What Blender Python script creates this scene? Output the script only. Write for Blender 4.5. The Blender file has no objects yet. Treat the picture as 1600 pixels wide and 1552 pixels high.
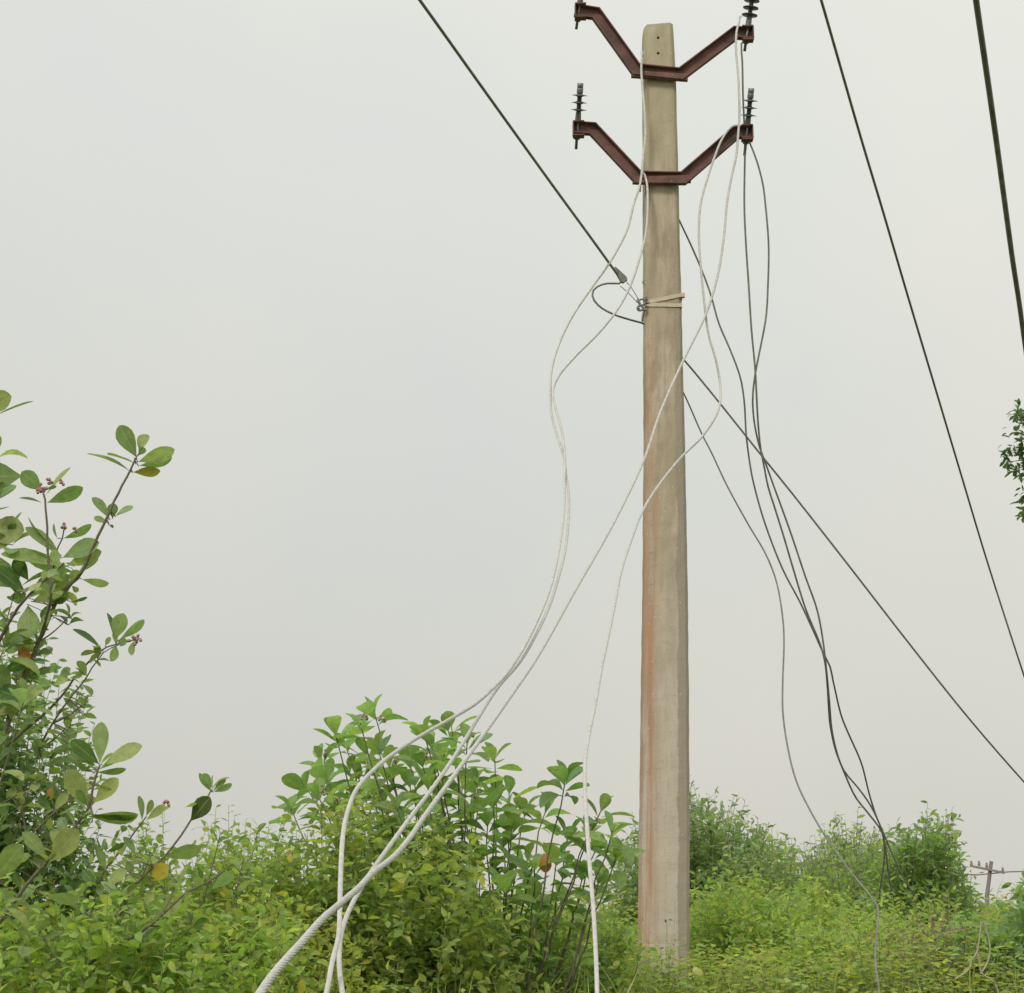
import bpy, bmesh, math, random
import numpy as np
from mathutils import Vector, Matrix
SC = bpy.context.scene
COL = SC.collection
rnd = random.Random(11)
R = math.radians

# ------------------------------------------------------------ camera
F, PITCH, EYE = 2600.0, R(14.1), 1.6
cam_d = bpy.data.cameras.new('camera'); cam = bpy.data.objects.new('camera', cam_d); COL.objects.link(cam)
cam.location = (0, 0, EYE); cam.rotation_euler = (math.pi/2 + PITCH, 0, 0)
cam_d.sensor_fit = 'HORIZONTAL'; cam_d.sensor_width = 36; cam_d.lens = 36*F/1600
cam_d.clip_start = 0.05; cam_d.clip_end = 3000
SC.camera = cam

# ------------------------------------------------------------ sky and sun
SUN_EL, SUN_AZ = R(42), R(205)          # high, behind the camera and a little to its left
W = bpy.data.worlds.new('World'); SC.world = W; W.use_nodes = True
nt = W.node_tree; nt.nodes.clear(); N = nt.nodes.new; K = nt.links.new
out = N('ShaderNodeOutputWorld'); mixs = N('ShaderNodeMixShader'); b1 = N('ShaderNodeBackground'); b2 = N('ShaderNodeBackground')
sky = N('ShaderNodeTexSky'); sky.sky_type = 'NISHITA'; sky.sun_disc = False
sky.sun_elevation = SUN_EL; sky.sun_rotation = SUN_AZ; sky.dust_density = 5; sky.air_density = 1.2
K(sky.outputs[0], b1.inputs[0]); b1.inputs[1].default_value = 0.07
tc = N('ShaderNodeTexCoord'); sp = N('ShaderNodeSeparateXYZ'); K(tc.outputs['Generated'], sp.inputs[0])
cr = N('ShaderNodeValToRGB'); K(sp.outputs['Z'], cr.inputs[0])
e = cr.color_ramp; e.elements[0].position = 0.0; e.elements[0].color = (.71, .69, .635, 1)
e.elements[1].position = 1.0; e.elements[1].color = (1.5, 1.5, 1.45, 1)
for p, c in ((.12, (.745, .73, .675, 1)), (.27, (.79, .785, .735, 1)), (.42, (.84, .845, .80, 1)), (.56, (.88, .89, .845, 1))):
    q = e.elements.new(p); q.color = c
nz = N('ShaderNodeTexNoise'); nz.inputs['Scale'].default_value = 2.6; nz.inputs['Detail'].default_value = 5; K(tc.outputs['Generated'], nz.inputs['Vector'])
c2 = N('ShaderNodeValToRGB'); K(nz.outputs['Fac'], c2.inputs[0])
c2.color_ramp.elements[0].position = .35; c2.color_ramp.elements[0].color = (.93, .955, .97, 1)
c2.color_ramp.elements[1].position = .65; c2.color_ramp.elements[1].color = (1.015, 1.005, .98, 1)
mu = N('ShaderNodeMix'); mu.data_type = 'RGBA'; mu.blend_type = 'MULTIPLY'; mu.inputs[0].default_value = 1
lr = N('ShaderNodeValToRGB'); mrx = N('ShaderNodeMapRange'); K(sp.outputs['X'], mrx.inputs[0]); mrx.inputs[1].default_value = -.45; mrx.inputs[2].default_value = .35; K(mrx.outputs[0], lr.inputs[0])
lr.color_ramp.elements[0].color = (.915, .93, .945, 1); lr.color_ramp.elements[1].color = (1.045, 1.035, 1.01, 1)
mu2 = N('ShaderNodeMix'); mu2.data_type = 'RGBA'; mu2.blend_type = 'MULTIPLY'; mu2.inputs[0].default_value = 1
K(cr.outputs[0], mu2.inputs[6]); K(lr.outputs[0], mu2.inputs[7]); K(mu2.outputs[2], mu.inputs[6]); K(c2.outputs[0], mu.inputs[7]); K(mu.outputs[2], b2.inputs[0]); b2.inputs[1].default_value = 1.0
mixs.inputs[0].default_value = .9
K(b1.outputs[0], mixs.inputs[1]); K(b2.outputs[0], mixs.inputs[2]); K(mixs.outputs[0], out.inputs[0])
sd = bpy.data.lights.new('sun', 'SUN'); sd.energy = 1.5; sd.angle = R(14); sd.color = (1, .95, .86)
so = bpy.data.objects.new('sun', sd); COL.objects.link(so)
dirv = Vector((math.sin(SUN_AZ)*math.cos(SUN_EL), math.cos(SUN_AZ)*math.cos(SUN_EL), math.sin(SUN_EL)))
so.rotation_euler = dirv.to_track_quat('Z', 'Y').to_euler()
SC.view_settings.view_transform = 'Standard'; SC.view_settings.look = 'None'
SC.view_settings.exposure = 0.0; SC.view_settings.gamma = 1.0; SC.view_settings.use_curve_mapping = False
SC.cycles.max_bounces = 6; SC.cycles.transparent_max_bounces = 4

# ------------------------------------------------------------ helpers
cT, sT = math.cos(PITCH), math.sin(PITCH)
def P(px, py, Y):
    """world point at forward distance Y that a pixel of the photograph looks at"""
    u = (776-py)/F; dy = cT - u*sT; dz = sT + u*cT; dx = (px-800)/F
    return Vector((dx/dy*Y, Y, EYE + dz/dy*Y))
def sstep(a, b, x):
    t = min(1, max(0, (x-a)/(b-a))); return t*t*(3-2*t)
def gz(x, y):
    z = .82*sstep(2.4, 4.9, y) + .43*min(1, max(0, (y-4.9)/8.0)) 
    return z + (.05*math.sin(x*1.7+y*.6)+.04*math.sin(x*.63-y*1.1+2))*sstep(3, 6, y)
def tag(o, label=None, cat=None, group=None, kind=None):
    for k, v in (('label', label), ('category', cat), ('group', group), ('kind', kind)):
        if v: o[k] = v
    return o
def link(name, me, parent=None, loc=None):
    """verts are in world space; with a parent (an unrotated Empty) they are moved into its space"""
    o = bpy.data.objects.new(name, me); COL.objects.link(o)
    if parent is not None:
        g = Vector(parent.location); q = parent.parent
        while q is not None: g += Vector(q.location); q = q.parent
        me.transform(Matrix.Translation(-g)); o.parent = parent
    elif loc is not None:
        me.transform(Matrix.Translation(-Vector(loc))); o.location = loc
    return o
def thing(name, loc, label, cat, group=None):
    o = bpy.data.objects.new(name, None); COL.objects.link(o); o.location = loc
    o.empty_display_size = .1
    return tag(o, label, cat, group)

class MB:
    """collects shapes into one mesh"""
    def __init__(s): s.v = []; s.f = []; s.m = []; s.smooth = []
    def add(s, vs, fs, m=0, smooth=False):
        o = len(s.v); s.v += [tuple(q) for q in vs]
        for f in fs: s.f.append(tuple(i+o for i in f)); s.m.append(m); s.smooth.append(smooth)
    def tube(s, pts, r, n=6, m=0, cap=True):
        pts = [Vector(p) for p in pts]; k = len(pts)
        rs = r if isinstance(r, (list, tuple)) else [r]*k
        t0 = (pts[1]-pts[0]).normalized()
        u = t0.orthogonal().normalized(); vs = []
        for i in range(k):
            t = (pts[min(i+1, k-1)]-pts[max(i-1, 0)]).normalized()
            u = (u - t*u.dot(t)).normalized(); w = t.cross(u)
            for j in range(n):
                a = 2*math.pi*j/n; vs.append(pts[i] + (u*math.cos(a)+w*math.sin(a))*rs[i])
        fs = [(i*n+j, i*n+(j+1) % n, (i+1)*n+(j+1) % n, (i+1)*n+j) for i in range(k-1) for j in range(n)]
        s.add(vs, fs, m, True)
        if cap: s.add(vs[:n], [tuple(range(n))[::-1]], m); s.add(vs[-n:], [tuple(range(n))], m)
    def box(s, c, X, Y, Z, m=0):
        """centre and three half-extent vectors"""
        c = Vector(c); X = Vector(X); Y = Vector(Y); Z = Vector(Z)
        vs = [c+X*a+Y*b+Z*d for a in (-1, 1) for b in (-1, 1) for d in (-1, 1)]
        s.add(vs, [(0, 1, 3, 2), (4, 6, 7, 5), (0, 4, 5, 1), (2, 3, 7, 6), (0, 2, 6, 4), (1, 5, 7, 3)], m)
    def lathe(s, base, axis, prof, n=20, m=0):
        """prof: (radius, height) pairs along axis"""
        base = Vector(base); a = Vector(axis).normalized(); u = a.orthogonal().normalized(); w = a.cross(u)
        vs = [base + a*h + (u*math.cos(2*math.pi*j/n)+w*math.sin(2*math.pi*j/n))*r for r, h in prof for j in range(n)]
        fs = [(i*n+j, i*n+(j+1) % n, (i+1)*n+(j+1) % n, (i+1)*n+j) for i in range(len(prof)-1) for j in range(n)]
        s.add(vs, fs, m, True)
    def build(s, name, mats, parent=None, loc=None):
        me = bpy.data.meshes.new(name); me.from_pydata(s.v, [], s.f)
        mats = mats if isinstance(mats, (list, tuple)) else [mats]
        for q in mats: me.materials.append(q)
        me.polygons.foreach_set('material_index', s.m); me.polygons.foreach_set('use_smooth', s.smooth)
        bm = bmesh.new(); bm.from_mesh(me); bmesh.ops.recalc_face_normals(bm, faces=bm.faces); bm.to_mesh(me); bm.free()
        me.update(); return link(name, me, parent, loc)

def catmull(pts, step):
    """evenly spaced points on a smooth curve through pts"""
    p = [Vector(q) for q in pts]; p = [p[0]*2-p[1]] + p + [p[-1]*2-p[-2]]
    dense = []
    for i in range(1, len(p)-2):
        a, b, c, d = p[i-1:i+3]
        ta = max((b-a).length, 1e-4)**.5; tb = max((c-b).length, 1e-4)**.5; td = max((d-c).length, 1e-4)**.5
        m1 = ((b-a)/ta - (c-a)/(ta+tb) + (c-b)/tb)*tb; m2 = ((c-b)/tb - (d-b)/(tb+td) + (d-c)/td)*tb
        for k in range(24):
            t = k/24; t2, t3 = t*t, t*t*t
            dense.append(b*(2*t3-3*t2+1) + m1*(t3-2*t2+t) + c*(-2*t3+3*t2) + m2*(t3-t2))
    dense.append(p[-2]); o = [dense[0]]; acc = 0
    for i in range(1, len(dense)):
        seg = (dense[i]-dense[i-1]).length; 
        while seg > 1e-9 and acc + seg >= step:
            t = (step-acc)/seg; q = dense[i-1].lerp(dense[i], t); o.append(q); dense[i-1] = q; seg = (dense[i]-q).length; acc = 0
        acc += seg
    o.append(dense[-1]); return o
def strand_tube(mb, pts, R0, lobes=9, pitch=.17, m=0):
    """a twisted stranded conductor: the cross-section's lobes turn along the length"""
    n = lobes*4; k = len(pts); P0 = np.array([tuple(p) for p in pts]); T = np.zeros_like(P0)
    T[1:-1] = P0[2:]-P0[:-2]; T[0] = P0[1]-P0[0]; T[-1] = P0[-1]-P0[-2]; T /= np.linalg.norm(T, axis=1)[:, None]
    s = np.concatenate([[0], np.cumsum(np.linalg.norm(np.diff(P0, axis=0), axis=1))])
    u = np.array(Vector(T[0]).orthogonal().normalized()); vs = []
    a = np.arange(n)/n*2*np.pi
    for i in range(k):
        u = u - T[i]*u.dot(T[i]); u /= np.linalg.norm(u); w = np.cross(T[i], u)
        ph = s[i]/pitch*2*np.pi
        r = R0*(.88+.14*np.abs(np.cos(lobes*a/2))**.7); aa = a+ph
        vs.append(P0[i] + (np.cos(aa)*r)[:, None]*u + (np.sin(aa)*r)[:, None]*w)
    vs = np.concatenate(vs)
    fs = [(i*n+j, i*n+(j+1) % n, (i+1)*n+(j+1) % n, (i+1)*n+j) for i in range(k-1) for j in range(n)]
    mb.add(vs.tolist(), fs, m, False)
    mb.add(vs[:n].tolist(), [tuple(range(n))[::-1]], m)

# ------------------------------------------------------------ materials
def mat(name):
    m = bpy.data.materials.new(name); m.use_nodes = True; t = m.node_tree; p = t.nodes['Principled BSDF']
    return m, t, p, t.nodes.new, t.links.new
def simple(name, c, rough=.6, metal=0, var=.25, scale=40, bump=.0, c2=None, detail=5):
    m, t, p, N, K = mat(name)
    n = N('ShaderNodeTexNoise'); n.inputs['Scale'].default_value = scale; n.inputs['Detail'].default_value = detail
    o = N('ShaderNodeTexCoord'); K(o.outputs['Object'], n.inputs['Vector'])
    r = N('ShaderNodeValToRGB'); K(n.outputs['Fac'], r.inputs[0])
    r.color_ramp.elements[0].position = .3; r.color_ramp.elements[1].position = .72
    r.color_ramp.elements[0].color = (*[x*(1-var) for x in c], 1); r.color_ramp.elements[1].color = (*(c2 or [x*(1+var) for x in c]), 1)
    K(r.outputs[0], p.inputs['Base Color']); p.inputs['Roughness'].default_value = rough; p.inputs['Metallic'].default_value = metal
    if bump:
        b = N('ShaderNodeBump'); b.inputs['Strength'].default_value = bump; b.inputs['Distance'].default_value = .01
        K(n.outputs['Fac'], b.inputs['Height']); K(b.outputs[0], p.inputs['Normal'])
    return m
M_alu = simple('weathered_aluminium', (.56, .55, .51), .5, .35, .14, 60)
M_cab = simple('dark_cable', (.20, .205, .18), .7, 0, .3, 30)
M_wire = simple('grey_wire', (.18, .182, .155), .7, 0, .3, 30)
M_galv = simple('galvanised_steel', (.20, .21, .20), .5, .6, .3, 120, .1)
M_ins = simple('polymer_insulator', (.085, .088, .085), .45, 0, .3, 60)
M_strap = simple('steel_strap', (.52, .46, .33), .5, .3, .15, 60)
M_rust = simple('rusty_primer_steel', (.125, .078, .064), .85, 0, .3, 11, .5, (.235, .112, .088), 9)
M_stem = simple('grey_brown_stem', (.15, .13, .085), .85, 0, .3, 60, .3)
M_gstem = simple('green_stem', (.22, .25, .11), .7, 0, .3, 60)
M_dry = simple('dry_vine', (.38, .35, .22), .8, 0, .2, 60)
M_flow = simple('pink_buds', (.36, .22, .19), .8, 0, .3, 200)
M_soil = simple('soil_litter', (.075, .075, .032), .95, 0, .4, 6, .6, (.10, .12, .04))
M_far = simple('distant_pole', (.24, .21, .185), .9, 0, .2, 3)

def concrete():
    m, t, p, N, K = mat('stained_concrete')
    uv = N('ShaderNodeUVMap'); uv.uv_map = 'face'
    s = N('ShaderNodeSeparateXYZ'); K(uv.outputs[0], s.inputs[0]); U, V = s.outputs[0], s.outputs[1]
    def math_(op, a, b=None, c=None):
        n = N('ShaderNodeMath'); n.operation = op
        for i, q in enumerate((a, b, c)):
            if q is None: continue
            if isinstance(q, (int, float)): n.inputs[i].default_value = q
            else: K(q, n.inputs[i])
        return n.outputs[0]
    def ss(x, a, b):
        n = N('ShaderNodeMapRange'); n.interpolation_type = 'SMOOTHSTEP'; K(x, n.inputs[0]); n.inputs[1].default_value = a; n.inputs[2].default_value = b; return n.outputs[0]
    def noise(sx, sy, det=6, rough=.6, off=0):
        mp = N('ShaderNodeMapping'); mp.inputs['Scale'].default_value = (sx, sy, 1); mp.inputs['Location'].default_value = (off, off, 0); K(uv.outputs[0], mp.inputs[0])
        n = N('ShaderNodeTexNoise'); n.inputs['Scale'].default_value = 1; n.inputs['Detail'].default_value = det; n.inputs['Roughness'].default_value = rough; K(mp.outputs[0], n.inputs['Vector']); return n.outputs['Fac']
    def mix(f, a, b):
        n = N('ShaderNodeMix'); n.data_type = 'RGBA'
        K(f, n.inputs[0])
        for i, q in ((6, a), (7, b)):
            if isinstance(q, tuple): n.inputs[i].default_value = (*q, 1)
            else: K(q, n.inputs[i])
        return n.outputs[2]
    # V is metres above the base, U runs 0..1 across the front
    mott = noise(2.6, 2.6, 9, .62); fine = noise(26, 70, 4, .7, 3); big = noise(1.2, 1.1, 3, .5, 7)
    base = mix(ss(mott, .35, .68), (.31, .245, .16), (.54, .445, .315))
    base = mix(math_('MULTIPLY', ss(big, .42, .62), .65), base, (.42, .35, .22))
    # greenish film on the top third, paler cement lower down
    base = mix(math_('MULTIPLY', ss(math_('ADD', V, math_('MULTIPLY', mott, 1.0)), 4.2, 6.2), .6), base, (.385, .345, .20))
    base = mix(math_('MULTIPLY', ss(math_('ADD', V, math_('MULTIPLY', big, 1.5)), 4.0, 1.2), .75), base, (.55, .47, .375))
    # rust-brown streak down the left third
    wob = noise(0.0, 2.2, 5, .6, 12)
    left = math_('SUBTRACT', 1.0, ss(math_('ADD', U, math_('MULTIPLY', wob, -.22)), .0, .32))
    rs = math_('MULTIPLY', left, ss(noise(9, 1.4, 7, .75, 2), .36, .60))
    rs = math_('MULTIPLY', rs, ss(math_('ADD', V, math_('MULTIPLY', big, .8)), 5.0, 2.4))
    base = mix(math_('MULTIPLY', rs, .92), base, (.42, .235, .125))
    # grey-brown damp band down the right side with a ragged edge
    right = ss(math_('ADD', U, math_('MULTIPLY', math_('SUBTRACT', noise(.5, 3.2, 6, .7, 5), .5), .34)), .735, .775)
    rr = math_('MULTIPLY', right, ss(V, 4.6, 3.4))
    base = mix(math_('MULTIPLY', rr, .85), base, (.30, .25, .18))
    g2 = math_('MULTIPLY', ss(U, .80, .93), ss(V, 2.0, 4.5))
    base = mix(math_('MULTIPLY', g2, .6), base, (.28, .265, .15))
    # pits and small cracks
    base = mix(math_('MULTIPLY', ss(fine, .58, .68), .4), base, (.25, .19, .12))
    cr_ = noise(6, 40, 5, .7, 9)
    base = mix(math_('MULTIPLY', math_('MULTIPLY', ss(cr_, .60, .70), left), .7), base, (.22, .12, .07))
    ho = noise(2.0, 75, 3, .6, 31); base = mix(math_('MULTIPLY', ss(ho, .56, .70), .16), base, (.26, .20, .13))
    sp_ = noise(14, 36, 2, .5, 40); base = mix(math_('MULTIPLY', ss(sp_, .68, .73), .6), base, (.62, .54, .42))
    dk = noise(11, 3, 6, .8, 17); base = mix(math_('MULTIPLY', ss(dk, .55, .62), .35), base, (.27, .225, .145))
    sl = noise(3, 22, 4, .6, 21)
    base = mix(math_('MULTIPLY', ss(sl, .55, .75), .3), base, (.28, .22, .15))
    gn = N('ShaderNodeVectorMath'); gn.operation = 'MULTIPLY'; K(base, gn.inputs[0]); gn.inputs[1].default_value = (1.10, 1.12, 1.22); K(gn.outputs[0], p.inputs['Base Color']); p.inputs['Roughness'].default_value = .92
    bsum = math_('ADD', math_('MULTIPLY', fine, .5), mott)
    b = N('ShaderNodeBump'); b.inputs['Strength'].default_value = .6; b.inputs['Distance'].default_value = .006; K(bsum, b.inputs['Height']); K(b.outputs[0], p.inputs['Normal'])
    return m
M_conc = concrete()

def leaf_material(name, veins, trans=.45, back=1.25, rough=.65):
    m, t, p, N, K = mat(name)
    at = N('ShaderNodeAttribute'); at.attribute_name = 'tint'
    n = N('ShaderNodeTexNoise'); n.inputs['Scale'].default_value = 45; n.inputs['Detail'].default_value = 3
    o = N('ShaderNodeTexCoord'); K(o.outputs['Object'], n.inputs['Vector'])
    mr = N('ShaderNodeMapRange'); K(n.outputs['Fac'], mr.inputs[0]); mr.inputs[1].default_value = .3; mr.inputs[2].default_value = .7; mr.inputs[3].default_value = .92; mr.inputs[4].default_value = 1.32
    a = N('ShaderNodeVectorMath'); a.operation = 'SCALE'; K(at.outputs['Color'], a.inputs[0]); K(mr.outputs[0], a.inputs['Scale'])
    col = a.outputs[0]
    if veins:
        uv = N('ShaderNodeUVMap'); uv.uv_map = 'leaf'; s = N('ShaderNodeSeparateXYZ'); K(uv.outputs[0], s.inputs[0])
        ab = N('ShaderNodeMath'); ab.operation = 'ABSOLUTE'; K(s.outputs[0], ab.inputs[0])
        # midrib
        mid = N('ShaderNodeMapRange'); K(ab.outputs[0], mid.inputs[0]); mid.inputs[1].default_value = .02; mid.inputs[2].default_value = .09; mid.inputs[3].default_value = 1; mid.inputs[4].default_value = 0
        # side veins rise from the midrib
        q = N('ShaderNodeMath'); q.operation = 'MULTIPLY_ADD'; K(ab.outputs[0], q.inputs[0]); q.inputs[1].default_value = -.35; K(s.outputs[1], q.inputs[2])
        w = N('ShaderNodeMath'); w.operation = 'MULTIPLY'; K(q.outputs[0], w.inputs[0]); w.inputs[1].default_value = 9
        fr = N('ShaderNodeMath'); fr.operation = 'PINGPONG'; K(w.outputs[0], fr.inputs[0]); fr.inputs[1].default_value = .5
        sv = N('ShaderNodeMapRange'); K(fr.outputs[0], sv.inputs[0]); sv.inputs[1].default_value = .03; sv.inputs[2].default_value = .1; sv.inputs[3].default_value = .45; sv.inputs[4].default_value = 0
        mx = N('ShaderNodeMath'); mx.operation = 'MAXIMUM'; K(mid.outputs[0], mx.inputs[0]); K(sv.outputs[0], mx.inputs[1])
        f = N('ShaderNodeMath'); f.operation = 'MULTIPLY'; K(mx.outputs[0], f.inputs[0]); f.inputs[1].default_value = .55
        x = N('ShaderNodeMix'); x.data_type = 'RGBA'; K(f.outputs[0], x.inputs[0]); K(col, x.inputs[6]); x.inputs[7].default_value = (.42, .46, .24, 1); col = x.outputs[2]
    if veins:
        sn = N('ShaderNodeTexNoise'); sn.inputs['Scale'].default_value = 28; sn.inputs['Detail'].default_value = 4; K(o.outputs['Object'], sn.inputs['Vector'])
        sr = N('ShaderNodeMapRange'); K(sn.outputs['Fac'], sr.inputs[0]); sr.inputs[1].default_value = .66; sr.inputs[2].default_value = .72
        sx = N('ShaderNodeMix'); sx.data_type = 'RGBA'; K(sr.outputs[0], sx.inputs[0]); K(col, sx.inputs[6]); sx.inputs[7].default_value = (.26, .20, .07, 1); col = sx.outputs[2]
    # the underside is paler and greyer
    g = N('ShaderNodeNewGeometry'); bk = N('ShaderNodeMix'); bk.data_type = 'RGBA'; K(g.outputs['Backfacing'], bk.inputs[0]); K(col, bk.inputs[6])
    pl = N('ShaderNodeVectorMath'); pl.operation = 'MULTIPLY_ADD'; K(col, pl.inputs[0]); pl.inputs[1].default_value = (back*.9,)*3; pl.inputs[2].default_value = (.025, .03, .018)
    K(pl.outputs[0], bk.inputs[7]); col = bk.outputs[2]
    K(col, p.inputs['Base Color']); p.inputs['Roughness'].default_value = rough
    p.inputs['Specular IOR Level'].default_value = .35
    tr = N('ShaderNodeBsdfTranslucent'); tv = N('ShaderNodeVectorMath'); tv.operation = 'MULTIPLY'; K(col, tv.inputs[0]); tv.inputs[1].default_value = (1.25, 1.35, .75); K(tv.outputs[0], tr.inputs[0])
    ms = N('ShaderNodeMixShader'); ms.inputs[0].default_value = trans; K(p.outputs[0], ms.inputs[1]); K(tr.outputs[0], ms.inputs[2])
    K(ms.outputs[0], t.nodes['Material Output'].inputs[0]); return m
M_leaf = leaf_material('small_leaf', False)
M_big = leaf_material('broad_leaf', True, .42, 1.2, .52)

# ------------------------------------------------------------ leaves
SHAPES = {   # (t along the leaf, half width) rows between the base point and the tip point
    'broad': [(.07, .10), (.2, .36), (.38, .74), (.56, .97), (.72, 1.0), (.86, .76), (.95, .42)],
    'oval':  [(.22, .78), (.5, 1.0), (.78, .62)],
    'slim':  [(.25, .8), (.6, .95)],
}
class Leaves:
    def __init__(s, shape): s.shape = shape; s.d = []
    def add(s, p, a, n, L, Wd, tint, curl=.12, fold=.25):
        """base p, direction a, rough upward normal n, length, full width"""
        s.d.append((*p, *a, *n, L, Wd, *tint, curl, fold))
    def build(s, name, material, parent=None, loc=None):
        D = np.array(s.d, dtype=np.float64); rows = SHAPES[s.shape]; nr = len(rows); nv = 2+3*nr; k = len(D)
        p = D[:, 0:3]; a = D[:, 3:6]; n = D[:, 6:9]
        a = a/np.linalg.norm(a, axis=1)[:, None]; sd = np.cross(a, n); sl = np.linalg.norm(sd, axis=1)[:, None]
        sd = np.where(sl < 1e-4, np.cross(a, [[.3, .8, .1]]), sd); sd /= np.linalg.norm(sd, axis=1)[:, None]; n = np.cross(sd, a)
        L = D[:, 9:10]; Wd = D[:, 10:11]; curl = D[:, 14:15]; fold = D[:, 15:16]
        T = [0.0]; Uu = [0.0]; H = [0.0]
        for t, h in rows:
            for q in (-1, 0, 1): T.append(t); Uu.append(q); H.append(h)
        T.append(1.0); Uu.append(0.0); H.append(0.0)
        T = np.array(T); Uu = np.array(Uu); H = np.array(H)
        V = (p[:, None, :] + a[:, None, :]*(L*T)[:, :, None] + sd[:, None, :]*(Wd*.5*Uu*H)[:, :, None]
             + n[:, None, :]*((Wd*.5*fold*np.abs(Uu)*H) + L*curl*(.8*T - 1.6*T*T))[:, :, None])
        fs = [(0, 2, 1), (0, 3, 2)]
        for i in range(nr-1):
            o = 1+3*i; fs += [(o, o+1, o+4, o+3), (o+1, o+2, o+5, o+4)]
        o = 1+3*(nr-1); e = nv-1; fs += [(o, o+1, e), (o+1, o+2, e)]
        lens = np.array([len(f) for f in fs]); loops = np.concatenate([np.array(f) for f in fs])
        me = bpy.data.meshes.new(name); me.vertices.add(k*nv); me.vertices.foreach_set('co', V.reshape(-1).astype(np.float32))
        AL = (loops[None, :] + (np.arange(k)*nv)[:, None]).reshape(-1)
        me.loops.add(len(AL)); me.loops.foreach_set('vertex_index', AL.astype(np.int32))
        ALn = np.tile(lens, k); st = np.concatenate([[0], np.cumsum(ALn)[:-1]])
        me.polygons.add(len(ALn)); me.polygons.foreach_set('loop_start', st.astype(np.int32)); me.polygons.foreach_set('loop_total', ALn.astype(np.int32))
        me.polygons.foreach_set('use_smooth', np.ones(len(ALn), dtype=bool))
        me.update(calc_edges=True)
        ca = me.color_attributes.new('tint', 'FLOAT_COLOR', 'POINT')
        c = np.ones((k, nv, 4)); c[:, :, :3] = D[:, None, 11:14]; ca.data.foreach_set('color', c.reshape(-1).astype(np.float32))
        if s.shape == 'broad':
            uv = me.uv_layers.new(name='leaf'); UV = np.stack([Uu, T], 1)[loops]; uv.data.foreach_set('uv', np.tile(UV.reshape(-1), k).astype(np.float32))
        me.materials.append(material); return link(name, me, parent, loc)
def jit(c, v=.18, r=rnd):
    b = 1+r.uniform(-v, v); w = r.uniform(-.12, .12)
    return (c[0]*b*(1+w), c[1]*b, c[2]*b*(1-w))
def pick(tints, r=rnd):
    x = r.random()*sum(w for w, c in tints)
    for w, c in tints:
        x -= w
        if x <= 0: return jit(c, .2, r)
    return tints[-1][1]
def rv(r=rnd):
    while True:
        v = Vector((r.uniform(-1, 1), r.uniform(-1, 1), r.uniform(-1, 1)))
        if .05 < v.length < 1: return v.normalized()
YEL = (.34, .30, .05); ORA = (.50, .20, .05)
BRIGHT = [(6, (0.309, 0.414, 0.093)), (4, (0.228, 0.339, 0.079)), (3, (0.384, 0.458, 0.123)), (.25, YEL)]
MID = [(5, (0.206, 0.322, 0.088)), (4, (0.281, 0.398, 0.113)), (2, (0.137, 0.230, 0.071)), (.1, YEL)]
DARK = [(5, (0.135, 0.227, 0.089)), (4, (0.181, 0.282, 0.107)), (3, (0.254, 0.346, 0.144))]
GREY = [(5, (0.227, 0.296, 0.149)), (4, (0.287, 0.365, 0.175)), (3, (0.167, 0.227, 0.106))]
BROADT = [(5, (0.202, 0.315, 0.096)), (4, (0.258, 0.380, 0.120)), (2, (0.137, 0.242, 0.072))]

# ------------------------------------------------------------ ground
def make_ground():
    mb = MB(); xs = sorted(set([-900, -400, -150, -60, -30] + [x*.6 for x in range(-40, 41)] + [30, 60, 150, 400, 900]))
    ys = sorted(set([-30, -10, -4] + [y*.5 for y in range(0, 60)] + [32, 38, 50, 80, 150, 300, 600, 1200]))
    vs = [(x, y, gz(x, y) + rnd.uniform(-.015, .015)) for y in ys for x in xs]; n = len(xs)
    mb.add(vs, [(j*n+i, j*n+i+1, (j+1)*n+i+1, (j+1)*n+i) for j in range(len(ys)-1) for i in range(n-1)], 0, True)
    tag(mb.build('ground', M_soil), kind='structure')
make_ground()

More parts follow.
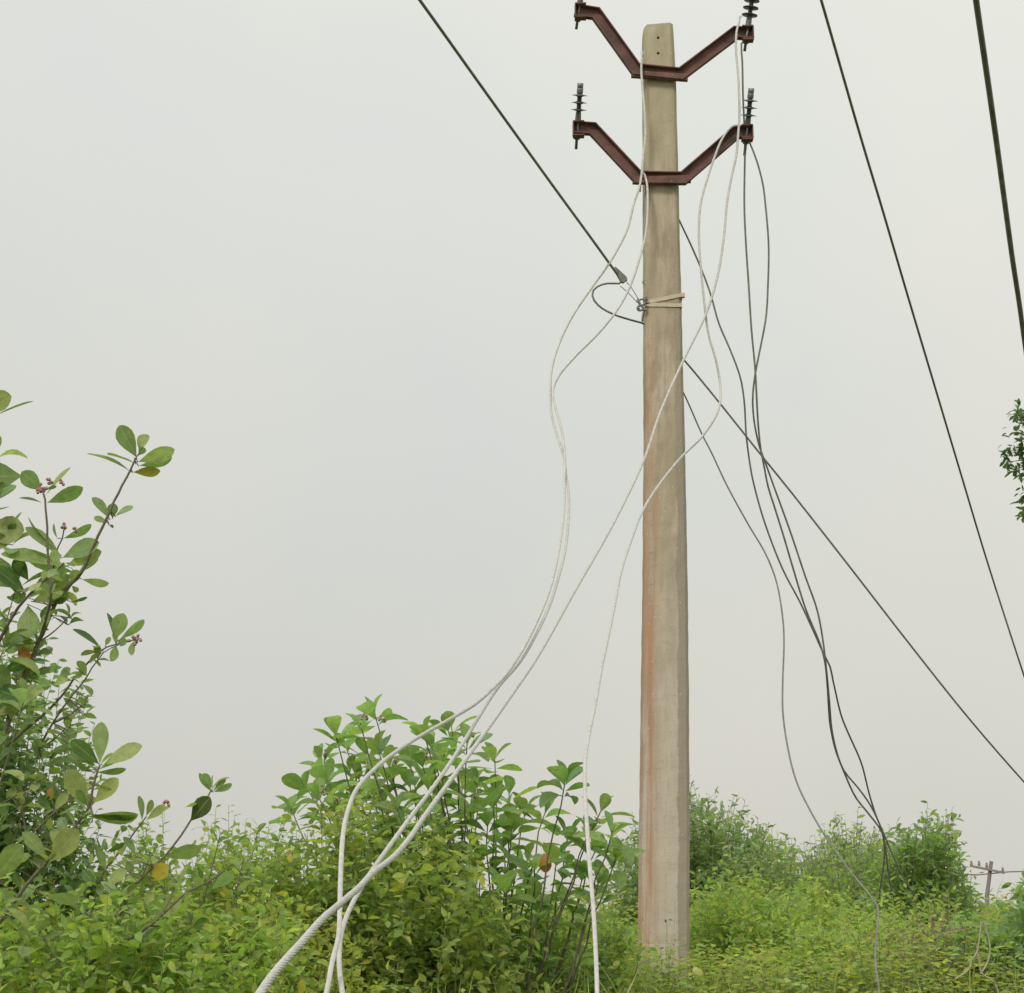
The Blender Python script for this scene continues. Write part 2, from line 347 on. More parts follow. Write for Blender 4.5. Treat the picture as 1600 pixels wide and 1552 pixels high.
# ------------------------------------------------------------ the concrete pole
LE = [(40, 1006), (130, 1007), (300, 1008), (500, 1009), (700, 1010), (900, 1008.5), (1100, 1006), (1300, 1004), (1480, 1002)]
RE = [(40, 1052), (130, 1057), (300, 1061), (500, 1066), (700, 1071), (900, 1075), (1100, 1077), (1300, 1078), (1480, 1078)]
def itp(tab, y):
    if y <= tab[0][0]: return tab[0][1]
    for (a, b), (c, d) in zip(tab, tab[1:]):
        if y <= c: return b + (d-b)*(y-a)/(c-a)
    return tab[-1][1]
YF = 8.40                                   # the front face of the pole
def pole():
    root = thing('utility_pole', (P(1040, 1480, 8.5).x, 8.5, gz(.8, 8.5)), 'tall tapered concrete electricity pole with two rusty V shaped cross arms', 'pole')
    base = Vector(root.location)
    secs = []; py = 35
    while py < 1480: secs.append(py); py += 16
    secs.append(1480)
    mb = MB(); rings = []
    r = random.Random(3)
    for i, y in enumerate(secs):
        a, b = P(itp(LE, y), y, YF), P(itp(RE, y), y, YF)
        cx, w, z = (a.x+b.x)/2, (b.x-a.x)/2, a.z
        rings.append((cx, w, z))
    rings = rings[::-1]
    rings = [(rings[0][0]-.003, rings[0][1]+.003, base.z-.4)] + rings
    uvs = []; n = 12
    for i, (cx, w, z) in enumerate(rings):
        d = .085 + .05*(1 - (z-base.z)/5.8); c = .016; j = lambda: r.uniform(-.0013, .0013)
        yc = YF + d
        pts = [(-w+c, -d), (-w*.3, -d), (w*.35, -d), (w-c, -d), (w, -d+c), (w, d-c), (w-c, d), (0, d), (-w+c, d), (-w, d-c), (-w, 0), (-w, -d+c)]
        top = i == len(rings)-1
        for q, (x, y) in enumerate(pts):
            dz = 0
            if top: dz = -.008 + .009*x/w + r.uniform(-.006, .004); x *= .975; y *= .95
            mb.v.append((cx+x+j(), yc+y+j(), z+dz)); uvs.append((x/(2*w)+.5, z-base.z))
    for i in range(len(rings)-1):
        for q in range(n): mb.f.append((i*n+q, i*n+(q+1) % n, (i+1)*n+(q+1) % n, (i+1)*n+q)); mb.m.append(0); mb.smooth.append(False)
    mb.f.append(tuple(range(len(mb.v)-n, len(mb.v)))); mb.m.append(0); mb.smooth.append(False)
    mb.f.append(tuple(range(n))[::-1]); mb.m.append(0); mb.smooth.append(False)
    me = bpy.data.meshes.new('shaft'); me.from_pydata(mb.v, [], mb.f); me.materials.append(M_conc)
    me.update(); uv = me.uv_layers.new(name='face')
    for lp in me.loops: uv.data[lp.index].uv = uvs[lp.vertex_index]
    sh = link('shaft', me)
    # two through holes near the top, cut for real
    for hx, hy in ((1028, 62), (1028, 86)):
        bm = bmesh.new(); bmesh.ops.create_cone(bm, cap_ends=True, segments=14, radius1=.0085, radius2=.0085, depth=.12, matrix=Matrix.Translation(P(hx, hy, YF+.02)) @ Matrix.Rotation(R(90), 4, 'X'))
        cm = bpy.data.meshes.new('cut'); bm.to_mesh(cm); bm.free(); co = bpy.data.objects.new('cut', cm); COL.objects.link(co)
        md = sh.modifiers.new('hole', 'BOOLEAN'); md.object = co; md.operation = 'DIFFERENCE'; md.solver = 'EXACT'
        bpy.context.view_layer.update()
        nm = bpy.data.meshes.new_from_object(sh.evaluated_get(bpy.context.evaluated_depsgraph_get()))
        sh.modifiers.clear(); sh.data = nm; bpy.data.objects.remove(co)
    nm = sh.data; bpy.data.objects.remove(sh); nm.name = 'shaft'
    link('shaft', nm, root)

    # cross arms: bent channel, open towards the front
    def channel(mb, pts, h, fl=.034, t=.006, m=0):
        pts = [Vector(p) for p in pts]; k = len(pts); prof = [(h/2, 0), (h/2, -fl), (h/2-t, -fl), (h/2-t, -t), (-h/2+t, -t), (-h/2+t, -fl), (-h/2, -fl), (-h/2, 0)]
        vs = []
        for i in range(k):
            d1 = (pts[i]-pts[i-1]).normalized() if i else (pts[1]-pts[0]).normalized()
            d2 = (pts[i+1]-pts[i]).normalized() if i < k-1 else d1
            n1 = Vector((-d1.z, 0, d1.x)).normalized(); n2 = Vector((-d2.z, 0, d2.x)).normalized()
            nm = (n1+n2).normalized(); nm /= max(.5, nm.dot(n1))
            for a, b in prof: vs.append(pts[i] + nm*a + Vector((0, b, 0)))
        n = len(prof)
        fs = [(i*n+j, i*n+(j+1) % n, (i+1)*n+(j+1) % n, (i+1)*n+j) for i in range(k-1) for j in range(n)]
        fs += [tuple(range(n)), tuple(range((k-1)*n, k*n))[::-1]]
        mb.add(vs, fs, m)
    def insulator(parent, foot, tip, sheds, tail, fat):
        """foot and tip are world points of the pin's visible ends"""
        ax = (tip-foot); H = ax.length; ax.normalize(); mb = MB()
        mb.lathe(foot-ax*tail, ax, [(0, 0), (.008, 0), (.008, tail+.02), (0, tail+.02)], 12, 0)
        mb.lathe(foot-ax*.098, ax, [(0, 0), (.016, 0), (.018, .008), (.016, .018), (0, .018)], 6, 0)
        mb.lathe(foot, ax, [(.017, 0), (.015, H*.22), (.014, H*.24)], 16, 0)
        prof = [(.014, H*.2)]
        for q in sheds:
            prof += [(.0125, q*H-.008), (.026, q*H-.003), (.043, q*H-.001-fat*.6), (.044, q*H), (.026, q*H+.004), (.0125, q*H+.008)]
        prof += [(.0125, H*.72), (.016, H*.74)]; mb.lathe(foot, ax, prof, 24, 1)
        mb.lathe(foot, ax, [(.0165, H*.73), (.0175, H*.75), (.0175, H*.86), (.015, H*.87), (.0165, H*.88), (.0165, H), (0, H)], 16, 0)
        mb.build('insulator', [M_galv, M_ins], parent)
    def arm(pix, stub, bolts, lug, ins):
        mb = MB(); YA = YF-.012
        pts = [P(x, y, YA) for x, y in pix]; h = .069
        channel(mb, pts, h)
        # gusset stub showing behind the arms
        a, b = P(*stub[0], YA), P(*stub[1], YA); d = (b-a)
        mb.box((a+b)/2+Vector((0, -.014, 0)), d/2, (0, .012, 0), (0, 0, .019))
        o = mb.build('cross_arm', M_rust, root)
        for bx, by in bolts:
            q = MB(); c = P(bx, by, YA-.026); q.lathe(c+Vector((0, .02, 0)), (0, -1, 0), [(0, 0), (.009, 0), (.011, .004), (.010, .016), (.004, .022), (0, .022)], 6)
            q.build('bolt', M_galv, o)
        # closed lug at each end, the pin passes through it
        for (x, y, sgn) in lug:
            q = MB(); c = P(x, y, YA-.019); H = .041
            q.box(c+Vector((0, -.006, H)), (.031, 0, 0), (0, .022, 0), (0, 0, .0035))
            q.box(c+Vector((0, -.006, -H)), (.031, 0, 0), (0, .022, 0), (0, 0, .0035))
            q.box(c+Vector((0, .0155, 0)), (.029, 0, 0), (0, .003, 0), (0, 0, H-.004))
            q.box(c+Vector((sgn*.030, -.007, 0)), (.003, 0, 0), (0, .019, 0), (0, 0, H-.004))
            q.build('end_lug', M_rust, o)
        for (x0, y0, x1, y1, sheds, tail, fat) in ins:
            Yp = YA-.026; f = P(x0, y0, Yp); g = P(x1, y1, Yp-(.095 if fat < .005 else .06)); insulator(o, f, g, sheds, tail, fat)
        return o
    arm([(898, 19), (931, 24), (994, 112), (1063, 119), (1149, 54), (1170, 55)], ((986, 118), (1074, 124)), [(1010, 113), (1051, 118)],
        [(907, 19, -1), (1168, 54, 1)], [(906, 6, 915, -58, (.36, .52, .68), .14, .001), (1169, 41, 1178, -22, (.28, .46, .64), .14, .006)])
    arm([(896, 202), (926, 204), (997, 280), (1067, 281), (1150, 209), (1172, 210)], ((988, 284), (1079, 282)), [(1050, 283)],
        [(904, 203, -1), (1167, 209, 1)], [(903, 190, 907, 130, (.30, .49, .68), .15, .001), (1168, 197, 1174, 138, (.28, .48, .67), .16, .002)])

    # steel strap and bracket for the service cable
    def band(tab):
        mb = MB(); z = lambda u: tab
        (lx, ly), (rx, ry) = tab; a = P(lx, ly, YF); b = P(rx, ry, YF); w = (b.x-a.x)/2; cx = (a.x+b.x)/2; d = .115; e_ = .004; hh = .0105
        loop = [(-w, 0, a.z), (w, 0, b.z), (w, 2*d, (a.z+b.z)/2), (-w, 2*d, a.z)]; vs = []
        for ex in (0, e_):
            for s in (-1, 1):
                for x, y, zz in loop:
                    sx = 1 if x > 0 else -1; sy = 1 if y > 0 else -1
                    vs.append((cx+x+sx*(ex+.002), YF+y+sy*(ex+.001), zz+s*hh))
        fs = []
        for q in range(4):
            q2 = (q+1) % 4
            fs += [(8+q, 8+q2, 12+q2, 12+q), (q, 4+q, 4+q2, q2), (q, q2, 8+q2, 8+q), (4+q, 12+q, 12+q2, 4+q2)]
        mb.add(vs, fs); return mb
    band([(1009, 473.5), (1065, 461)]).build('strap', M_strap, root)
    band([(1009, 476.5), (1064, 477.5)]).build('strap', M_strap, root)
    q = MB(); c = P(1067, 462, YF-.01); q.box(c, (.010, 0, 0), (0, .012, 0), (0, 0, .011)); q.build('strap_buckle', M_strap, root)
    q = MB()
    def ring(c, R0, r0, nrm=(0, 1, 0)):
        n = Vector(nrm).normalized(); u = n.orthogonal().normalized(); w = n.cross(u)
        q.tube([c+(u*math.cos(t*math.pi/8)+w*math.sin(t*math.pi/8))*R0 for t in range(17)], r0, 6, 0, False)
    ring(P(1003, 472.5, YF-.02), .017, .0055); ring(P(1000, 482, YF-.02), .014, .0055)
    q.box(P(1008, 467, YF-.012), (.012, 0, .004), (0, .008, 0), (-.001, 0, .007)); q.box(P(1007.5, 483.5, YF-.012), (.011, 0, 0), (0, .008, 0), (0, 0, .007))
    q.box(P(997, 471, YF-.02), (.008, 0, -.004), (0, .006, 0), (.003, 0, .006))
    q.tube([P(996, 467, YF-.02), P(1000, 474, YF-.02), P(997, 480, YF-.02), P(1001, 486, YF-.02)], .005, 6)
    q.build('hook_bracket', M_galv, root)
    q = MB(); ring(P(1007.5, 441.5, YF+.03), .011, .003); q.build('eye_bolt', M_galv, root)
    return root
pole()

# ------------------------------------------------------------ cables
LOOSE = 'slack pale conductors hanging from the cross arms'
def cable(label, pts, r, material, strands=0, extra=(), group=None, cat='cable', name='cable', step=.05, pre=(), fray=False):
    w = [Vector(p) for p in pre] + [P(*p) for p in pts] + [Vector(p) for p in extra]
    c = catmull(w, .011 if strands else step); mb = MB()
    if strands: strand_tube(mb, c, r, strands)
    else: mb.tube(c, r, 8)
    o = mb.build(name, material, None, w[0]); tag(o, label, cat, group)
    if fray:                                            # splayed strands at the snapped end
        q = MB(); d = (w[0]-w[1]).normalized()
        for i in range(6):
            e = w[0]+d*rnd.uniform(.02, .05)+rv()*.012; q.tube([w[0]-d*.01, w[0]+d*.012+rv()*.003, e], .0014, 4)
        q.build('frayed_end', material, o)
    return o
def dips(pts, tab):
    """attach a forward distance to traced points from a (py, Y) table"""
    return [(x, y, itp(tab, y)) for x, y in pts]
A = [(1003, 91), (1002, 108), (1004, 140), (1007, 175), (1008, 212), (1005, 245), (1000, 288), (990, 320), (980, 359), (953, 410), (925, 449), (894, 495), (873, 539), (862, 578), (860, 611), (861, 642), (868, 673), (879, 707),
     (885, 745), (889, 780), (888, 815), (883, 860), (872, 905), (858, 948), (836, 995), (812, 1035), (779, 1073), (754, 1111), (729, 1152), (703, 1193), (672, 1237), (640, 1279), (608, 1323), (583, 1358), (561, 1393), (542, 1431), (532, 1466), (530, 1504), (535, 1552)]
cable('pale wire from the left of the upper cross arm, ending upright at the bottom', dips(A, [(90, 8.33), (300, 8.30), (500, 8.25), (700, 8.0), (900, 7.1), (1073, 6.0), (1280, 4.8), (1552, 3.9)]), .0063, M_alu, 8, [P(545, 1620, 3.75), P(560, 1750, 3.6), P(600, 2000, 3.5)], LOOSE, fray=True)
B = [(1000, 300), (1001, 280), (1004, 269), (1010, 283), (1012, 318), (1009, 364), (1002, 395), (984, 449), (964, 485), (935, 521), (899, 557), (873, 588), (864, 611), (868, 637), (876, 665), (881, 694), (883, 722), (882, 752), (882, 785), (879, 821), (873, 861), (861, 915), (840, 969), (815, 1018),
     (790, 1055), (776, 1070), (744, 1099), (710, 1120), (649, 1155), (599, 1190), (561, 1228), (545, 1263), (535, 1314), (532, 1377), (531, 1418), (529, 1463), (519, 1504), (510, 1552)]
bt = dips(B[4:], [(260, 8.33), (500, 8.24), (700, 7.98), (900, 7.05), (1073, 5.9), (1190, 4.9), (1300, 4.2), (1552, 3.85)])
cable('pale wire looped over the left of the lower cross arm, highest over the middle shrub', [(1000, 300, 8.40), (1001, 280, 8.36), (1004, 269, 8.335), (1010, 283, 8.325)]+bt, .0061, M_alu, 8, [P(490, 1620, 3.75), P(455, 1800, 3.6)], LOOSE)
C = [(1155, 33), (1151, 50), (1150, 75), (1154, 125), (1155, 187), (1153, 215), (1151, 240), (1142, 282), (1136, 317), (1131, 371), (1123, 423), (1111, 469), (1100, 498), (1067, 565), (1031, 647), (1010, 709), (961, 813), (899, 922), (840, 1026), (800, 1085), (757, 1146), (716, 1203), (684, 1247), (659, 1282), (640, 1310),
     (615, 1339), (583, 1364), (561, 1387), (532, 1412), (500, 1440), (472, 1472), (443, 1504), (408, 1550)]
cable('thickest pale twisted wire, from the upper right arm across the pole to lower left', dips(C, [(33, 8.33), (300, 8.32), (500, 8.27), (700, 8.0), (900, 7.0), (1085, 5.6), (1280, 4.2), (1440, 2.9), (1550, 2.35)]), .0064, M_alu, 8, [P(370, 1620, 2.15), P(330, 1760, 2.0), (-.42, 1.9, .5), (-.55, 1.9, .02)], LOOSE, fray=True)
D = [(1152, 196), (1146, 197), (1140, 201), (1127, 220), (1115, 250), (1105, 280), (1095, 318), (1092, 359), (1094, 405), (1098, 449), (1103, 495), (1108, 526), (1118, 560), (1125, 598), (1126, 622), (1120, 647), (1098, 681), (1069, 710), (1044, 739), (1020, 772), (1002, 803), (987, 842), (971, 891), (961, 942), (951, 991), (940, 1043), (930, 1100),
     (921, 1144), (915, 1182), (914, 1231), (917, 1289), (921, 1348), (927, 1420), (931, 1493), (933, 1552)]
cable('pale wire from the lower right cross arm that hangs just left of the pole', dips(D, [(190, 8.33), (600, 8.28), (720, 8.1), (900, 7.0), (1100, 5.7), (1300, 5.0), (1552, 4.6)]), .0062, M_alu, 8, [P(934, 1650, 4.6), P(936, 1800, 4.6)], LOOSE)

DK = 'slack dark wires right of the pole'
R1 = [(1165, 58), (1159, 66), (1160, 100), (1161, 150), (1163, 197), (1164, 225), (1163, 320), (1165, 372), (1170, 449), (1174, 513), (1180, 578), (1182, 616), (1185, 668), (1189, 705), (1193, 724), (1200, 760), (1211, 795), (1225, 840), (1240, 891), (1259, 952), (1283, 1011), (1289, 1035), (1293, 1075), (1295, 1110), (1297, 1132), (1305, 1170), (1317, 1202), (1337, 1246), (1355, 1269), (1378, 1301), (1382, 1333), (1375, 1391)]
dt = [(60, 8.36), (600, 8.5), (1035, 9.0), (1301, 9.8), (1440, 10.2)]
cable('dark wire hung from the upper right cross arm, running straight down past the lower one', dips(R1, dt), .0052, M_wire, extra=[P(1372, 1430, 10.3)], group=DK)
R2 = [(1168, 214), (1171, 222), (1182, 250), (1192, 288), (1196, 320), (1201, 384), (1200, 444), (1197, 495), (1188, 544), (1180, 585), (1176, 624), (1179, 663), (1187, 699), (1197, 726), (1208, 757), (1222, 795), (1238, 840), (1258, 900), (1277, 954), (1286, 1002), (1290, 1035), (1294, 1075), (1297, 1110), (1299, 1135), (1306, 1170), (1318, 1203), (1343, 1234), (1361, 1260), (1379, 1301), (1384, 1330), (1390, 1377), (1398, 1409)]
cable('dark wire from the lower right cross arm bulging furthest right before it rejoins the others', dips(R2, [(200, 8.36), (600, 8.52), (1035, 9.03), (1301, 9.84), (1440, 10.2)]), .0050, M_wire, extra=[P(1402, 1440, 10.3)], group=DK)
R3 = [(1050, 320), (1063, 348), (1080, 384), (1098, 426), (1111, 462), (1123, 505), (1141, 547), (1157, 591), (1163, 629), (1166, 681), (1171, 720), (1175, 744), (1188, 795), (1203, 840), (1225, 894), (1249, 939), (1270, 984), (1288, 1024), (1296, 1039), (1303, 1070), (1315, 1120), (1326, 1147), (1346, 1193), (1358, 1240), (1369, 1275), (1380, 1301), (1392, 1330), (1410, 1368), (1425, 1394)]
cable('dark wire leaving the pole below the lower cross arm and ending in the right shrub', dips(R3, [(320, 8.66), (600, 8.7), (1035, 9.06), (1301, 9.88), (1440, 10.2)]), .0050, M_wire, extra=[P(1440, 1425, 10.3)], group=DK)
R4 = [(1055, 590), (1069, 616), (1098, 681), (1111, 706), (1136, 759), (1170, 821), (1196, 865), (1212, 905), (1223, 966), (1225, 1002), (1223, 1066), (1223, 1110), (1228, 1152), (1241, 1211), (1264, 1263), (1297, 1318), (1331, 1365), (1355, 1394), (1371, 1417), (1372, 1435), (1368, 1479), (1368, 1508), (1374, 1552)]
cable('lone dark wire leaving mid pole and kinking down over the low weeds', dips(R4, [(590, 8.66), (900, 8.5), (1200, 7.8), (1400, 6.8), (1552, 5.9)]), .0042, M_wire, extra=[P(1380, 1640, 5.7)], group=DK)

def service():
    root = thing('service_cable', P(978, 440, YF-.05), 'dark cable from the upper left, wedge clamped and looping behind the pole', 'cable')
    mb = MB(); Y0 = YF-.05
    up = [P(560, -130, 5.6), P(652, -5, 6.1), P(760, 146, 6.85), P(860, 285, 7.6), P(930, 381, 8.15), P(966, 431, Y0)]
    mb.tube(catmull(up, .06), .0068, 8)
    lp = [P(974, 439, Y0), P(968, 443, Y0), P(950, 443, Y0), P(935, 447, Y0), P(926, 456, Y0), P(927, 467, Y0), P(938, 480, Y0), P(958, 491, Y0), P(985, 500, 8.44), P(1008, 507, 8.52), P(1038, 528, 8.66), P(1070, 564, 8.68), P(1110, 612, 8.7), P(1190, 712, 8.8), P(1240, 774, 8.9), P(1320, 876, 9.1), P(1420, 1005, 9.4), P(1510, 1118, 9.7), P(1600, 1222, 10.1), P(1700, 1330, 10.6)]
    mb.tube(catmull(lp, .03), .0055, 8); mb.build('conductor', M_cab, root)
    q = MB(); a, b = P(960, 419, Y0), P(977, 440, Y0); d = (b-a).normalized(); s = Vector((d.z, 0, -d.x))
    vs = []
    for t, w in ((0, .007), (.45, .015), (.85, .021), (1.0, .015)):
        c = a.lerp(b, t)
        vs += [c-s*w*.9+Vector((0, -.012, 0)), c+s*w+Vector((0, -.012, 0)), c+s*w+Vector((0, .012, 0)), c-s*w*.9+Vector((0, .012, 0))]
    fs = [(i*4+j, i*4+(j+1) % 4, (i+1)*4+(j+1) % 4, (i+1)*4+j) for i in range(3) for j in range(4)] + [(3, 2, 1, 0), (12, 13, 14, 15)]
    q.add(vs, fs); q.build('wedge_clamp', M_cab, root)
    q = MB(); q.tube([P(979, 441, Y0), P(986, 449, YF-.03), P(998, 468, YF-.02)], .0022, 5); q.tube([P(969, 447, Y0), P(982, 458, YF-.03), P(994, 471, YF-.02)], .0022, 5); q.build('bail_wire', M_galv, root)
service()
cable('straight dark overhead wire crossing the sky between the pole and the right edge', [(1262, -70, 6.8), (1283, 0, 7.1), (1345, 215, 8.0), (1378, 325, 8.5), (1420, 468, 9.4), (1460, 602, 10.2), (1500, 736, 11.2), (1548, 895, 12.5), (1600, 1056, 13), (1680, 1290, 17)], .0070, M_cab, group='taut overhead wires')
cable('thickest dark overhead cable cutting the top right corner of the view', [(1513, -90, 3.5), (1525, 0, 3.7), (1541, 110, 3.95), (1556, 215, 4.2), (1569, 310, 4.45), (1582, 405, 4.7), (1592, 470, 4.9), (1600, 528, 5.1), (1630, 740, 5.8)], .0078, M_cab, group='taut overhead wires')

# ------------------------------------------------------------ far pole
def far_pole():
    Y = 62; b = P(1542, 1400, Y); root = thing('utility_pole', (b.x, Y, gz(b.x, Y)), 'tiny distant wooden pole with a slanting cross bar above the right hand scrub', 'pole')
    q = MB(); t = P(1549, 1346, Y); q.tube([(b.x, Y, gz(b.x, Y)-.3), b, t], [.085, .075, .065], 10); q.build('shaft', M_far, root)
    q = MB(); a, c = P(1516, 1353, Y-.1), P(1569, 1364, Y-.1); q.box((a+c)/2, (c-a)/2, (0, .05, 0), (0, 0, .038)); o = q.build('cross_arm', M_far, root)
    for x, y in ((1518, 1351), (1530, 1351), (1542, 1354), (1567, 1361)):
        q = MB(); f = P(x, y+2.5, Y-.1); q.lathe(f, (0, 0, 1), [(.03, 0), (.05, .03), (.05, .09), (.03, .13), (.045, .16), (0, .2)], 10); q.build('insulator', M_far, o)
    cable('thin distant wire level behind the small far pole', [(1380, 1368, 75), (1500, 1366, 66), (1545, 1366.5, Y-.12), (1568, 1363, Y-.1), (1700, 1360, 58)], .022, M_far, cat='wire', name='wire', step=2)
far_pole()

# ------------------------------------------------------------ plants
UP = Vector((0, 0, 1))
def bez(a, c, b, n): return [a*(1-t)**2 + c*2*t*(1-t) + b*t*t for t in [i/n for i in range(n+1)]]
def bush(name, label, cat, prof, Y, dY, n, leafL, tints, group=None, lw=.5, shape='oval', twigs=5, per=.022, stem=M_gstem, r0=.005, seed=1, spread=.5, low=.0, foot=None, flat=.5, thick=1.0):
    """a multi-stemmed bush whose shoot tips reach the traced outline prof [(px, py)...] at distance Y +- dY"""
    r = random.Random(seed); x0, x1 = prof[0][0], prof[-1][0]
    cpx = foot if foot is not None else (x0+x1)/2; cb = P(cpx, 1430, Y); cb.z = gz(cb.x, Y)
    root = thing(name, cb, label, cat, group); lv = Leaves(shape); sb = MB()
    for i in range(n):
        px = x0 + (x1-x0)*((i+r.random())/n); y_top = itp(prof, px); yy = Y + r.uniform(-dY, dY)
        k = 0 if r.random() < .45 else r.random()**1.3*.75
        g = P(px, 1430, yy); zb = gz(g.x, yy); tip = P(px, y_top, yy)
        tip.z = zb + (tip.z-zb)*(1-k) + (.0 if k else (r.uniform(-.10, .02) if Y < 9 else r.uniform(-.04, .10))+(r.uniform(.0, .009)*Y if r.random() < .16 else 0)); H = max(tip.z-zb, .15)
        base = Vector((cb.x + (tip.x-cb.x)*spread + r.uniform(-.06, .06), Y + (yy-Y)*spread, 0)); base.z = gz(base.x, base.y)-.03
        ctl = Vector((base.x+(tip.x-base.x)*.35, base.y+(tip.y-base.y)*.35, zb+H*.62)) + Vector((r.uniform(-.1, .1), r.uniform(-.1, .1), 0))
        pts = bez(base, ctl, tip, 9); sb.tube(pts, [r0*(1-.75*q/9) for q in range(10)], 5)
        shoots = [(pts[4:], 1)]
        for _ in range(twigs):
            t = r.uniform(.3, .92); q = pts[int(t*9)]; d = (rv(r) + UP*.55); d.z = abs(d.z); d.normalize(); Lq = r.uniform(.08, .26)*thick*(1.2-t)*1.5
            e = q + d*Lq; tw = bez(q, q+d*Lq*.5+UP*.02, e, 4); sb.tube(tw, [r0*.4, r0*.35, r0*.3, r0*.25, r0*.15], 4, cap=False); shoots.append((tw, 0))
        for sh, _ in shoots:
            L = sum((sh[q+1]-sh[q]).length for q in range(len(sh)-1)); m = max(3, int(L/per)); az = r.uniform(0, 6.28)
            for j in range(m+1):
                t = j/m*(len(sh)-1); q = min(int(t), len(sh)-2); p = sh[q].lerp(sh[q+1], t-q); ax = (sh[q+1]-sh[q]).normalized(); az += 2.4
                u = ax.orthogonal().normalized(); w = ax.cross(u); rad = u*math.cos(az)+w*math.sin(az)
                d = rad*1.0 + ax*r.uniform(.2, .8) + UP*r.uniform(-.25, .3)
                d.z *= flat+.3; d.normalize()
                nn = UP + rv(r)*.75
                ll = leafL*r.uniform(.5, 1.3)*(.8 if j > m-2 else 1)
                lv.add(p, d, nn, ll, ll*lw*r.uniform(.8, 1.1), pick(tints, r), r.uniform(.0, .25), r.uniform(.05, .4))
    sb.build('stem', stem, root); lv.build('foliage', M_leaf, root); return root, len(lv.d)

def whorl(lv, node, ax, n, L, r, tints, lw=.46, open_=1.0):
    ax = ax.normalized(); u = ax.orthogonal().normalized(); w = ax.cross(u); a0 = r.uniform(0, 6.28)
    for k in range(n):
        az = a0 + (k % 2)*math.pi + (k//2)*math.pi*.5 + r.uniform(-.25, .25); lvl = k//2
        el = R((62, 34, 8, -8)[min(lvl, 3)]/open_ + r.uniform(-14, 12)); rad = u*math.cos(az)+w*math.sin(az)
        d = rad*math.cos(el)+ax*math.sin(el); p = node - ax*(.012+.022*lvl); l = L*(.72, 1.0, 1.0, .85)[min(lvl, 3)]*r.uniform(.8, 1.12)
        lv.add(p+rad*.004, d, ax+rv(r)*.25, l, l*lw*r.uniform(.85, 1.12), pick(tints, r), r.uniform(-.05, .42), r.uniform(.1, .7))
def buds(parent, c, n, R0, r):
    mb = MB()
    for _ in range(n):
        q = c+rv(r)*R0*r.uniform(.4, 1); mb.tube([c, q], .0012, 4, 0, False)
        mb.lathe(q-Vector((0, 0, .004)), rv(r), [(0, 0), (.0045, .002), (.0055, .006), (.003, .010), (0, .011)], 6)
    mb.build('flower', M_flow, parent)

def middle_shrub():
    r = random.Random(5); Y = 7.0; b = P(760, 1430, Y); b.z = gz(b.x, Y)
    root = thing('broad_leaved_shrub', b, 'wide shrub with whorls of large oval leaves behind the crossing pale wires', 'shrub', 'broad leaved shrubs')
    nodes = [(585, 1114, 5), (563, 1130, 4), (524, 1146, 6), (500, 1186, 5), (545, 1204, 6), (477, 1228, 6), (498, 1246, 5), (455, 1264, 5), (572, 1176, 7), (590, 1168, 5), (675, 1168, 6), (662, 1145, 4), (700, 1140, 6), (705, 1133, 3), (730, 1158, 5), (773, 1182, 8), (722, 1232, 8), (745, 1222, 6), (795, 1238, 8), (822, 1264, 6), (853, 1266, 7), (884, 1214, 7), (888, 1302, 7), (957, 1298, 6), (963, 1338, 5), (912, 1364, 6), (824, 1342, 5), (835, 1356, 6), (790, 1382, 6), (832, 1402, 6), (882, 1402, 6), (786, 1312, 7), (762, 1288, 6), (690, 1262, 8), (668, 1222, 7), (640, 1228, 6), (610, 1218, 6), (585, 1232, 6), (555, 1250, 6), (520, 1262, 5), (620, 1262, 6), (655, 1262, 6), (700, 1300, 6), (735, 1262, 6), (940, 1265, 5), (920, 1300, 5), (935, 1378, 5), (870, 1340, 4), (640, 1190, 5), (540, 1166, 4), (608, 1196, 5), (690, 1195, 7), (710, 1172, 5), (660, 1195, 6), (800, 1290, 5), (770, 1250, 5), (560, 1215, 5), (595, 1258, 6), (630, 1295, 5), (750, 1330, 5), (715, 1345, 4), (930, 1330, 5), (510, 1215, 5)]
    lv = Leaves('broad'); sb = MB()
    for i, (x, y, n) in enumerate(nodes):
        yy = Y + r.uniform(-.55, .6); t = P(x, y, yy); fx = b.x + (t.x-b.x)*.26 + r.uniform(-.12, .12); fy = Y+(yy-Y)*.4
        base = Vector((fx, fy, gz(fx, fy)-.05)); H = t.z-base.z
        ctl = Vector((base.x+(t.x-base.x)*.42, base.y+(t.y-base.y)*.5, base.z+H*.5))
        pts = bez(base, ctl, t, 12); pts = [p + (rv(r)*.009 if 0 < k < 12 else Vector()) for k, p in enumerate(pts)]
        sb.tube(pts, [.0070*(1-.68*k/12) for k in range(13)], 6)
        ax = (pts[-1]-pts[-2]).normalized()+UP*.3; whorl(lv, t, ax, n+1, .132, r, BROADT, .56)
        for k in (10, 9, 8, 7, 6):                       # older leaf pairs below the tip
            if r.random() < (.85 if k > 8 else .6):
                whorl(lv, pts[k], (pts[k+1]-pts[k-1]).normalized()+UP*.2, 2, .125, r, BROADT, .55, 2.4)
        if r.random() < .25: buds(root, t+Vector((.02, -.01, .03)), 7, .022, r)
    p = P(850, 1352, Y-.3)
    lv.add(p+Vector((0, 0, .05)), Vector((.1, -.2, -1)), Vector((0, -1, .1)), .078, .05, ORA, .3, .3)
    buds(root, P(597, 1124, Y-.1), 9, .02, r)
    sb.build('stem', M_stem, root); lv.build('foliage', M_big, root)
middle_shrub()

